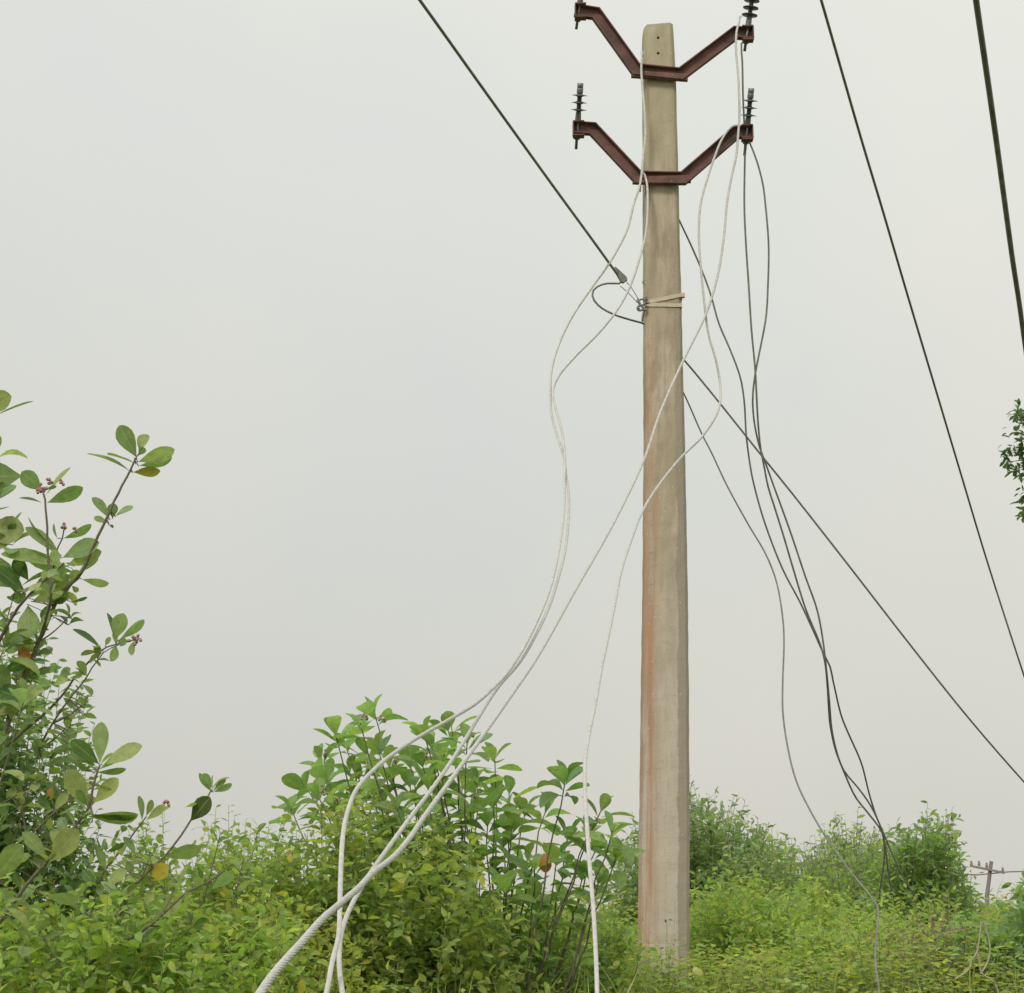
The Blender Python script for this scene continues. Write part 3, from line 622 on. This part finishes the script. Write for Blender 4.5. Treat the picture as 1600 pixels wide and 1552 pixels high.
def left_shrub():
    r = random.Random(8); Y = 5.2; b = P(-60, 1430, Y); b.z = gz(b.x, Y)
    root = thing('broad_leaved_shrub', b, 'tall shrub with the largest rounded leaves and thin forked stems at the left edge', 'shrub', 'broad leaved shrubs')
    lv = Leaves('broad'); sb = MB(); SP = []; OL = (.27, .33, .11); LT = (.30, .38, .16); MD = (.20, .29, .10); DKc = (.095, .18, .04)
    def stem(pts, ra, rb):
        c = catmull([P(*p) for p in pts], .03); k = len(c); SP.extend(c); sb.tube([p+(rv(r)*.0015) for p in c], [ra+(rb-ra)*i/(k-1) for i in range(k)], 7)
    stem([(-60, 1470, Y), (-30, 1280, Y), (5, 1150, Y), (30, 1080, Y), (62, 1000, Y), (100, 922, Y), (126, 898, Y-.02), (150, 845, Y-.05), (166, 812, Y-.05), (185, 770, Y-.05), (203, 735, Y-.05), (212, 716, Y-.05)], .011, .0032)
    stem([(62, 1000, Y), (80, 930, Y-.1), (74, 860, Y-.1), (73, 810, Y-.1), (70, 782, Y-.1), (66, 765, Y-.1)], .005, .003)
    stem([(80, 930, Y-.1), (86, 870, Y), (98, 838, Y), (101, 824, Y)], .004, .002)
    stem([(-40, 1120, Y), (0, 1000, Y-.1), (28, 950, Y-.15), (60, 915, Y-.2), (100, 880, Y-.2)], .0075, .003)
    stem([(-70, 1180, Y), (-60, 980, Y), (-30, 780, Y), (-25, 680, Y), (-10, 650, Y)], .009, .004)
    stem([(-30, 1200, Y+.1), (40, 1140, Y+.1), (90, 1095, Y+.1), (125, 1050, Y+.1), (160, 1015, Y+.1), (200, 1003, Y+.1), (214, 1000, Y+.1)], .006, .0018)
    stem([(60, 1170, Y+.1), (95, 1110, Y+.1), (130, 1065, Y+.1), (150, 1035, Y+.1), (163, 1018, Y+.1), (185, 1008, Y+.1)], .004, .0015)
    stem([(-20, 1470, Y-.3), (40, 1385, Y-.3), (75, 1345, Y-.3), (110, 1300, Y-.3), (138, 1265, Y-.3), (147, 1225, Y-.3), (156, 1195, Y-.3)], .007, .003)
    stem([(-60, 1390, Y), (20, 1325, Y), (55, 1298, Y), (85, 1270, Y), (115, 1247, Y), (150, 1228, Y)], .005, .0018)
    stem([(-60, 1300, Y), (0, 1258, Y), (40, 1235, Y), (70, 1215, Y)], .004, .002)
    stem([(130, 1480, Y-.2), (150, 1395, Y-.2), (165, 1358, Y-.2), (195, 1322, Y-.2), (222, 1284, Y-.2), (228, 1276, Y-.2)], .0045, .002)
    stem([(100, 1530, Y-.4), (165, 1490, Y-.4), (240, 1442, Y-.4), (285, 1400, Y-.4), (330, 1375, Y-.4), (350, 1360, Y-.4)], .0055, .0025)
    stem([(175, 1455, Y-.3), (210, 1385, Y-.3), (265, 1330, Y-.3), (296, 1285, Y-.3), (325, 1245, Y-.3), (330, 1235, Y-.3)], .005, .002)
    stem([(-80, 900, Y), (-30, 850, Y), (-5, 850, Y)], .005, .003)
    def leaf(bx, by, tx, ty, w, c, dy=0.0, Y0=Y, curl=.12, fold=.3, j=True):
        p = P(bx, by, Y0); q = P(tx, ty, Y0+dy); a = q-p; L = a.length; vis = w/F*Y0*1.04; full = max(vis, .40*L) if L > .05 else max(vis, .3*L)
        c_ = max(0.06, min(1, vis/full)); sgn = 1 if r.random() < .7 else -1
        side = Vector((a.z, 0, -a.x)).normalized(); out_ = Vector((0, -1, 0))     # roll the blade about its axis until it shows the traced width
        th = math.acos(c_); nrm = out_*math.cos(th)*-1*(-1) + side*math.sin(th)*sgn
        lv.add(p, a, nrm, L*1.03, full, jit(c, .1, r) if j else c, curl*r.uniform(.2, 1), fold*r.uniform(.4, 1.2))
    T = [ # base, tip, visible width, tint, depth offset of the tip
     (214,716,187,666,28,MD,-.03),(218,708,227,677,19,OL,.04),(215,722,270,704,21,LT,-.04),(216,728,268,716,10,MD,.02),(207,738,249,736,14,YEL,-.02),(205,738,141,704,9,MD,.02),(212,725,170,709,5,MD,.05),(216,712,226,700,12,DKc,0),
     (172,812,146,777,14,MD,0),(176,810,177,787,17,MD,-.02),(180,807,207,790,12,LT,.02),(170,818,147,808,10,MD,0),(170,820,178,824,5,DKc,.03),
     (71,775,109,731,14,LT,0),(73,786,127,765,18,MD,-.03),(66,786,31,776,7,DKc,0),(66,768,35,738,26,MD,-.04),(36,744,-30,745,46,MD,-.06),(70,765,88,760,5,MD,0),
     (98,842,143,822,9,MD,.03),(97,872,44,822,18,OL,-.04),(90,842,82,819,6,MD,0),(97,872,153,848,28,LT,-.05),(103,885,156,862,24,OL,-.03),(120,898,152,872,14,LT,0),(96,868,40,812,7,MD,0),
     (112,888,6,860,26,OL,-.06),(118,895,30,864,20,MD,.03),(45,908,23,874,22,DKc,-.02),(42,930,-8,885,24,DKc,-.04),(36,940,-16,868,20,MD,.02),(45,935,88,898,24,MD,-.03),(50,940,96,925,22,OL,-.04),(60,935,108,900,16,MD,.02),(75,938,105,930,24,DKc,-.02),(44,945,46,994,35,OL,-.03),(30,942,11,932,6,DKc,0),(27,955,15,961,5,DKc,0),
     (127,905,169,912,11,LT,0),(112,941,136,934,4,DKc,0),(78,942,66,968,14,DKc,0),(100,935,112,905,12,OL,.02),(112,915,122,925,9,LT,.02),
     (5,852,32,800,10,MD,0),(-25,830,34,828,44,LT,-.04),(-20,640,16,620,34,OL,-.05),(-12,652,50,626,9,DKc,.03),(-20,640,-5,608,30,MD,-.02),(-30,660,-60,620,26,MD,0),(-20,845,12,850,20,OL,-.02),
     (160,1015,115,983,9,DKc,0),(180,1000,192,960,25,OL,-.03),(186,1000,225,970,10,LT,0),(178,998,170,958,5,DKc,.02),(164,1010,172,996,8,MD,0),(190,1003,206,1001,5,OL,0),(185,1000,196,1006,14,MD,-.02),
     (0,1010,30,1012,22,OL,-.03),(28,1010,44,1032,20,ORA,-.04),(60,1005,25,998,14,LT,0),(5,1050,42,1032,18,DKc,-.04),(15,1090,0,1040,24,MD,-.03),(48,1055,78,1045,12,DKc,0),(60,1062,36,1040,20,DKc,0),(-10,1075,30,1090,30,DKc,-.03),(-10,1120,38,1098,20,OL,-.04),(20,1080,33,1090,14,(.40,.19,.06),-.03),
     (112,1055,98,1050,10,MD,0),(92,1058,109,1044,12,MD,0),(82,1072,105,1058,12,LT,0),(108,1060,128,1056,6,MD,0),
     (156,1194,158,1130,25,LT,-.03),(160,1196,218,1165,25,LT,-.04),(156,1195,113,1158,22,DKc,-.06),(150,1205,119,1165,10,LT,.02),(150,1207,196,1203,9,MD,.02),(147,1207,122,1195,8,MD,0),(150,1198,128,1180,10,MD,0),(130,1205,108,1176,16,DKc,.05),
     (138,1262,107,1204,30,OL,-.04),(136,1258,120,1236,12,MD,-.05),(146,1256,183,1218,24,LT,-.03),(136,1275,212,1278,17,MD,-.03),(140,1272,210,1274,7,DKc,-.06),
     (76,1348,121,1298,36,OL,-.03),(74,1345,38,1300,18,MD,-.02),(76,1348,52,1340,14,(.10,.12,.03),0),(118,1312,134,1311,3,DKc,0),
     (84,1267,105,1240,15,OL,0),(82,1268,60,1245,12,DKc,0),(80,1250,79,1232,10,(.42,.2,.07),-.02),(90,1274,122,1263,7,MD,0),(122,1285,123,1272,4,DKc,0),
     (-8,1375,32,1322,34,(.22,.29,.08),-.05),(15,1352,45,1335,12,LT,0),(20,1355,30,1385,12,DKc,0),
     (222,1283,219,1244,7,MD,0),(228,1282,257,1259,13,LT,0),(165,1332,194,1318,7,DKc,0),(162,1332,150,1310,4,DKc,0),(160,1332,164,1311,6,MD,0),(166,1362,152,1325,10,MD,0),(213,1338,194,1308,9,MD,0),
     (297,1284,327,1247,27,(.075,.11,.03),-.03),(331,1238,311,1209,9,MD,0),(332,1237,352,1218,8,MD,0),(333,1238,362,1226,9,LT,0),(332,1236,331,1212,5,(.5,.5,.38),0),(255,1339,312,1326,20,MD,-.03),(225,1350,247,1342,8,LT,0),
     (236,1378,260,1352,24,(.45,.40,.06),-.03),(330,1390,364,1362,16,LT,-.04),(328,1388,308,1355,8,DKc,0),(242,1385,228,1420,14,LT,0),(238,1440,280,1406,24,LT,-.05),(232,1442,238,1415,16,MD,.02),(150,1385,138,1358,12,MD,0),(128,1358,142,1375,16,DKc,-.02),(165,1383,195,1360,18,LT,0),(200,1362,245,1380,13,MD,0),
     (70,1400,122,1406,18,LT,-.05),(20,1440,60,1415,14,LT,-.04),(92,1470,120,1452,14,LT,-.04),(130,1500,88,1490,12,OL,-.03),(60,1530,100,1552,20,(.21,.28,.07),-.05),(300,1450,325,1440,18,DKc,-.03)]
    for x, y, n, L, yy in ((18, 1120, 5, .09, Y), (62, 1172, 5, .08, Y+.1), (105, 1135, 5, .07, Y+.1), (28, 1232, 6, .09, Y), (-10, 1180, 6, .11, Y), (-12, 770, 6, .12, Y), (20, 835, 5, .09, Y), (-5, 700, 5, .10, Y), (30, 900, 6, .10, Y), (110, 960, 4, .06, Y), (10, 1005, 6, .11, Y-.1), (40, 1085, 6, .10, Y-.1), (130, 1100, 4, .055, Y+.1), (88, 1318, 5, .09, Y), (42, 1395, 6, .10, Y-.2), (118, 1400, 5, .085, Y-.2), (190, 1400, 5, .08, Y-.3), (0, 960, 6, .10, Y), (60, 1010, 4, .07, Y), (25, 1050, 5, .08, Y+.05), (-20, 905, 6, .11, Y), (85, 930, 5, .08, Y), (275, 1375, 5, .075, Y-.3), (235, 1330, 4, .06, Y-.3), (380, 1345, 5, .075, Y+.3), (405, 1290, 5, .06, Y+.6), (345, 1300, 4, .05, Y+.5), (300, 1440, 5, .08, Y-.3), (220, 1470, 5, .09, Y-.4), (60, 1450, 5, .10, Y-.4)):
        t = P(x, y, yy); ax = Vector((r.uniform(-.3, .5), r.uniform(-.4, .1), 1)); whorl(lv, t, ax, n, L, r, [(2, MD), (2, LT), (1, OL), (1, DKc)], .5)
        q = min(SP, key=lambda v: (v-(t-UP*.12)).length)
        if (q-t).length > .16: q = t-UP*.5-Vector((.12, 0, 0)); 
        sb.tube(bez(q, q.lerp(t, .5)+Vector((.01, 0, -.01)), t, 6), [.0028, .0026, .0024, .0022, .002, .0018, .0016], 5)
    for i in range(260):                                # small leaves along the older stems
        q = SP[r.randrange(len(SP))]
        if q.z > P(0, 900, Y).z: continue
        l = r.uniform(.035, .065); d = rv(r)+UP*.3; lv.add(q, d, UP+rv(r)*.6, l, l*.52, jit((MD, LT, OL)[r.randrange(3)], .15, r), r.uniform(0, .3), r.uniform(.1, .5))
    for bx, by, tx, ty, w, c, dy in T:
        yy = Y-.3 if (by > 1190 and bx > 100) or by > 1340 else (Y+.1 if (bx > 150 and 940 < by < 1100) else Y)
        leaf(bx, by, tx, ty, w, c, dy, yy)
    for p, L in [((d[0], d[1], d[2]), d[9]) for d in lv.d]:
        p = Vector(p); q = min(SP, key=lambda v: (v-p).length)
        if .004 < (q-p).length < .09: sb.tube([q, q.lerp(p, .5)+UP*.002, p+(p-q)*.05], .0016, 4, 0, False)
    for x, y, n, R0 in ((64, 762, 12, .022), (76, 748, 5, .012), (97, 752, 4, .008), (101, 822, 10, .014), (214, 998, 12, .018), (262, 1252, 5, .01), (118, 826, 4, .008)):
        buds(root, P(x, y, Y-.02), n, R0, r)
    sb.build('stem', M_stem, root); lv.build('foliage', M_big, root)
left_shrub()

CNT = []
SMALL = 'small leaved bushes'
CNT.append(bush('small_leaved_bush', 'dark bush of small leaves behind the tall large leaved shrub at the left edge', 'bush',
     [(-160, 1010), (-60, 1000), (0, 960), (20, 1000), (60, 965), (90, 1000), (105, 1070), (125, 1080), (150, 1105), (150, 1230), (165, 1330), (200, 1380)], 5.9, 0.4, 100, 0.05, DARK+[(4, (.19, .27, .08))], SMALL, .55, twigs=9, per=0.026, r0=0.0035, thick=1.5, seed=21, spread=.5, foot=-40)[1])
CNT.append(bush('small_leaved_bush', 'dense small leaved bush beneath the crossing pale wires, left of the pole', 'bush',
     [(425, 1345), (450, 1290), (480, 1262), (520, 1240), (600, 1245), (660, 1270), (690, 1265), (740, 1295), (765, 1350), (785, 1410), (800, 1450)], 6.35, 0.45, 125, 0.048, [(5, (.27, .34, .085)), (3, (.35, .40, .10)), (3, (.19, .27, .07)), (.12, YEL)], SMALL, .6, twigs=8, per=0.026, r0=0.003, thick=1.3, seed=22, spread=.6)[1])
CNT.append(bush('leafy_plant', 'loose thin stemmed plant in the gap between the left and middle large leaved shrubs', 'plant',
     [(205, 1345), (240, 1300), (252, 1255), (270, 1330), (300, 1320), (340, 1262), (350, 1245), (375, 1290), (400, 1275), (430, 1310), (450, 1300)], 5.9, 0.3, 50, 0.044, BRIGHT, SMALL, .5, twigs=6, per=0.03, r0=0.0025, thick=1.2, seed=23, spread=.75)[1])
CNT.append(bush('leafy_plant', 'clump of tall bright weeds at the bottom left corner in front of the left shrubs', 'plant',
     [(-120, 1400), (0, 1375), (60, 1400), (140, 1395), (220, 1405), (300, 1400), (360, 1400), (420, 1400), (470, 1430)], 5.1, 0.45, 250, 0.046, BRIGHT, SMALL, .52, twigs=6, per=0.028, r0=0.0025, thick=1.1, seed=24, spread=.85)[1])
CNT.append(bush('leafy_plant', 'yellow green weeds with reddish bare stems under the lowest end of the thick pale wire', 'plant',
     [(270, 1420), (330, 1395), (400, 1400), (450, 1385), (500, 1420), (560, 1450)], 5.5, 0.3, 80, 0.042, [(5, (.32, .36, .06)), (3, (.24, .31, .055)), (.5, YEL)], SMALL, .5, twigs=6, per=0.03, r0=0.0025, thick=1.1, seed=25, spread=.8, stem=simple('reddish_stem', (.16, .09, .05), .8))[1])
CNT.append(bush('small_leaved_bush', 'dark grey green bush standing directly behind the foot of the concrete pole', 'bush',
     [(935, 1385), (975, 1325), (1000, 1300), (1040, 1260), (1075, 1235), (1100, 1262), (1120, 1290), (1150, 1262), (1160, 1295), (1200, 1300), (1215, 1320), (1250, 1330), (1262, 1380)], 12.5, 0.9, 190, 0.075, GREY+DARK[1:], SMALL, .36, twigs=10, per=0.045, r0=0.006, thick=1.35, seed=26, spread=.45)[1])
CNT.append(bush('small_leaved_bush', 'pale feathery bush behind the lone wire, lowest of the bushes right of the pole', 'bush',
     [(1235, 1390), (1262, 1350), (1290, 1310), (1305, 1290), (1320, 1305), (1340, 1295), (1365, 1310), (1385, 1300), (1400, 1330), (1425, 1380)], 13.5, 0.8, 115, 0.062, GREY+BRIGHT[:1], SMALL, .36, twigs=9, per=0.045, r0=0.005, thick=1.3, seed=27, spread=.55)[1])
CNT.append(bush('small_leaved_bush', 'full green bush into which the dark wires drop, left of the far pole', 'bush',
     [(1345, 1400), (1375, 1350), (1400, 1330), (1430, 1305), (1448, 1272), (1465, 1300), (1490, 1285), (1498, 1330), (1508, 1385), (1515, 1420)], 11.0, 0.7, 170, 0.068, MID+GREY[:1], SMALL, .42, twigs=9, per=0.042, r0=0.005, thick=1.15, seed=28, spread=.5)[1])
CNT.append(bush('small_leaved_bush', 'dark leafy bush in the bottom right corner below the far pole', 'bush',
     [(1470, 1450), (1500, 1438), (1530, 1440), (1562, 1432), (1580, 1405), (1600, 1378), (1640, 1360), (1720, 1350)], 7.3, 0.6, 130, 0.062, DARK+MID[:2], SMALL, .48, twigs=8, per=0.036, r0=0.004, thick=0.9, seed=29, spread=.6)[1])
CNT.append(bush('leafy_plant', 'brownish half dry scrub beneath the bush where the dark wires end', 'plant',
     [(1385, 1450), (1410, 1425), (1450, 1415), (1490, 1420), (1520, 1445)], 6.9, 0.3, 30, 0.038, [(4, (.22, .15, .08)), (4, (.13, .16, .06)), (2, (.30, .24, .14))], SMALL, .42, twigs=7, per=0.04, r0=0.003, thick=1.2, seed=30, spread=.8, stem=M_dry)[1])
CNT.append(bush('seedling', 'thin grey seedling standing against the front of the pole foot', 'plant',
     [(1028, 1462), (1040, 1425), (1046, 1452), (1058, 1490), (1066, 1480)], 7.7, .08, 12, .022, [(3, (.16, .15, .09)), (2, (.12, .15, .06))], None, .45, twigs=2, per=.05, r0=.0025, seed=31, spread=.8)[1])

CNT.append(bush('leafy_plant', 'mid height pale green growth between the left shrub and the gap of sky', 'plant',
     [(90, 1400), (150, 1345), (190, 1335), (215, 1300), (245, 1290), (262, 1345), (300, 1345), (330, 1320), (380, 1300), (430, 1290), (470, 1300)], 6.6, .35, 120, .044, BRIGHT+MID[:2], SMALL, .52, twigs=6, per=.028, r0=.003, thick=1.3, seed=33, spread=.85)[1])
CNT.append(bush('leafy_plant', 'yellow green plant under the right of the middle shrub, beside an upright pale wire', 'plant',
     [(740, 1450), (780, 1405), (820, 1420), (860, 1395), (900, 1412), (935, 1405), (970, 1425), (985, 1450)], 7.5, .3, 110, .042, BRIGHT+MID[:2], SMALL, .5, twigs=6, per=.028, r0=.003, thick=1.2, seed=34, spread=.9)[1])
CNT.append(bush('leafy_plant', 'tall bright weeds immediately right of the pole foot', 'plant',
     [(1082, 1440), (1100, 1400), (1130, 1412), (1170, 1396), (1220, 1410), (1270, 1398), (1310, 1420)], 9.4, .7, 150, .05, BRIGHT, SMALL, .5, twigs=6, per=.032, r0=.003, thick=1.5, seed=35, spread=.92)[1])
CNT.append(bush('leafy_plant', 'tall bright weeds around the kink of the lone dark wire', 'plant',
     [(1230, 1460), (1270, 1440), (1330, 1425), (1380, 1432), (1430, 1440), (1470, 1465)], 7.9, .5, 110, .044, BRIGHT, SMALL, .5, twigs=6, per=.03, r0=.003, thick=1.3, seed=36, spread=.92)[1])

CNT.append(bush('small_leaved_bush', 'low pale hedge like bush filling the gaps between the bushes right of the pole', 'bush',
     [(1085, 1385), (1130, 1335), (1190, 1345), (1240, 1322), (1275, 1325), (1330, 1330), (1400, 1335), (1470, 1365), (1520, 1400)], 11.6, .6, 190, .058, GREY+BRIGHT[:1]+MID[1:2], SMALL, .42, twigs=7, per=.045, r0=.004, thick=1.4, seed=37, spread=.95)[1])
CNT.append(bush('leafy_plant', 'low wispy weeds on the bank below the dark wires, left of the dry scrub', 'plant',
     [(1090, 1420), (1150, 1408), (1250, 1415), (1350, 1400), (1450, 1408), (1510, 1425)], 9.9, .5, 170, .042, BRIGHT, SMALL, .45, twigs=6, per=.034, r0=.003, thick=1.2, seed=38, spread=.95)[1])

# tree whose crown leans in from outside the right edge
def edge_tree():
    r = random.Random(40); Y = 9.5; c = P(1712, 688, Y); root = thing('leafy_tree', (c.x+.25, Y, gz(c.x, Y)), 'tree beyond the right edge, only the dark tip of its leafy crown showing', 'tree')
    b = Vector(root.location); tb = MB(); lv = Leaves('oval')
    tb.tube(catmull([b-Vector((0, 0, .2)), b+Vector((.05, 0, 1.2)), b+Vector((-.08, .05, 2.3)), c+Vector((.1, 0, -.2))], .15), .045, 9)
    for i in range(120):
        d = rv(r); e = c + Vector((d.x*.42*1.22, d.y*.45, d.z*.36)); e.z -= .02
        if i < 6: e = P(1597+r.uniform(-6, 8), (690, 740, 770, 785, 797, 640)[i], Y+r.uniform(-.1, .1)); 
        pts = bez(c+Vector((.1, 0, -.25)), c+(e-c)*.5+rv(r)*.05, e, 6); tb.tube(pts, [.012, .010, .008, .006, .004, .003, .002], 5)
        for k in (3, 4, 5, 6):
            for _ in range(11):
                p = pts[k]+rv(r)*r.uniform(.0, .055); dd = rv(r)+(e-c).normalized()*.5; l = r.uniform(.035, .06)
                lv.add(p, dd, UP+rv(r)*.7, l, l*.42, pick([(1, (.07, .12, .04)), (1, (.10, .16, .06))], r), r.uniform(0, .3), r.uniform(.1, .4))
    tb.build('trunk', M_stem, root); lv.build('crown', M_leaf, root)
edge_tree()

# loose pale vines in the bottom right
def vine(label, pts):
    w = [P(*p) for p in pts]; mb = MB(); mb.tube(catmull(w, .02), [.003]*len(catmull(w, .02)), 6); return tag(mb.build('dry_vine', M_dry, None, w[0]), label, 'vine', 'bare pale vines in the bottom right corner')
VY = 6.0
vine('bare pale vine hanging and curling left in the bottom right corner', [(1533, 1440, VY), (1532, 1455, VY), (1529, 1475, VY), (1526, 1490, VY), (1518, 1500, VY), (1516, 1512, VY), (1508, 1520, VY), (1492, 1530, VY)])
vine('bare pale vine bowing right like a bracket in the bottom right corner', [(1538, 1440, VY), (1543, 1460, VY), (1547, 1480, VY), (1544, 1502, VY), (1537, 1515, VY), (1532, 1522, VY)])
vine('bare pale vine arching down to the bottom edge, lowest of the three', [(1527, 1490, VY), (1530, 1500, VY), (1531, 1512, VY), (1534, 1522, VY), (1548, 1530, VY), (1556, 1540, VY), (1561, 1556, VY)])

# pale leaf lying on the weeds
def fallen():
    lv = Leaves('broad'); p = P(1084, 1514, 7.55); lv.add(p+Vector((0, 0, .012)), Vector((.35, -.2, -1)), Vector((.1, -1, .35)), .055, .05, (.62, .62, .26), .3, .5)
    o = lv.build('fallen_leaf', M_big, None, p); tag(o, 'single pale yellow fallen leaf caught on the weeds right of the pole foot', 'leaf')
fallen()

# ------------------------------------------------------------ ground cover
def weeds(name, label, n, ya, yb, leaf0, grow, h0, h1, tints, seed, xr=(-260, 1860)):
    r = random.Random(seed); lv = Leaves('slim'); sb = MB()
    for i in range(n):
        u = r.uniform(ya/yb, 1); Y = ya/u; px = r.uniform(*xr); x = (px-800)/F*Y*1.0; z = gz(x, Y)
        H = r.uniform(h0, h1)*(.86+.2*math.sin(x*2.3+1)*math.sin(Y*1.7)+.10*math.sin(x*5.1+Y*3)); H = min(H, .5) if abs(x-.87) < .45 and Y < 8.6 else H; lean = Vector((r.uniform(-.25, .25), r.uniform(-.25, .25), 1)).normalized(); l0 = leaf0*(1+grow*(Y-ya)); tn = pick(tints, r)
        b = Vector((x, Y, z)); 
        if Y < 7.5: sb.tube([b, b+lean*H*.9], .0015, 3, 0, False)
        m = int(r.uniform(8, 14)); az = r.uniform(0, 6.28)
        for j in range(m):
            t = 1-.62*(j/m)**1.1; p = b + lean*H*t; az += 2.4; rad = Vector((math.cos(az), math.sin(az), 0)); d = rad + UP*r.uniform(-.25, .45)
            l = l0*r.uniform(.6, 1.2)*(.7 if j == 0 else 1); c = jit(tn, .15, r)
            lv.add(p+rad*l*r.uniform(.1, .7), d, UP+rv(r)*.45, l, l*r.uniform(.45, .62), c, r.uniform(0, .25), r.uniform(.05, .35))
    CNT.append(len(lv.d))
    o = lv.build(name, M_leaf); tag(o, label, 'undergrowth', kind='stuff')
    s = sb.build('stem', M_gstem, o); s['kind'] = 'stuff'
weeds('undergrowth', 'dense carpet of small bright green weeds covering the bank around the pole', 17000, 4.6, 24, .036, .07, .26, .52, [(6, (.30, .37, .085)), (4, (.25, .32, .07)), (3, (.35, .38, .10)), (.5, (.34, .27, .08)), (.04, ORA)], 50)
weeds('undergrowth', 'taller loose yellow green weeds standing out of the carpet around the pole', 3600, 6.4, 12, .044, .05, .30, .62, [(6, (.30, .37, .09)), (4, (.25, .33, .075)), (3, (.36, .39, .11)), (.6, (.36, .27, .10))], 51, (700, 1800))
def grass():
    r = random.Random(70); lv = Leaves('slim')
    for i in range(2600):
        Y = 4.7/r.uniform(.33, 1); x = (r.uniform(-250, 1850)-800)/F*Y; z = gz(x, Y)+r.uniform(.12, .3); l = r.uniform(.16, .34)
        if abs(x-.87) < .3 and Y < 8.4: l *= .7
        c = ((.42, .36, .19), (.30, .36, .12), (.24, .17, .10))[0 if r.random() < .25 else (1 if r.random() < .75 else 2)]
        lv.add((x, Y, z), UP+rv(r)*.45, rv(r), l, r.uniform(.004, .008), jit(c, .2, r), r.uniform(.1, .5), .2)
    tag(lv.build('grass', M_leaf), 'thin green and straw coloured grass blades scattered through the weeds', 'grass', kind='stuff')
grass()
def far_scrub():
    r = random.Random(60); lv = Leaves('oval')
    for i in range(9000):
        Y = r.uniform(26, 60); x = r.uniform(-.45, .5)*Y; h = 1.0 + .35*math.sin(x*.7+Y)+.2*math.sin(x*2.1); z = gz(x, Y)+r.random()**.5*max(.3, h)*.36
        l = r.uniform(.12, .26); lv.add((x, Y, z), rv(r), UP+rv(r)*.8, l, l*.5, pick(GREY, r), .1, .2)
    tag(lv.build('distant_scrub', M_leaf), 'low grey green scrub stretching to the horizon behind the pole', 'scrub', kind='stuff')
far_scrub()
print('leaves', CNT, sum(CNT))
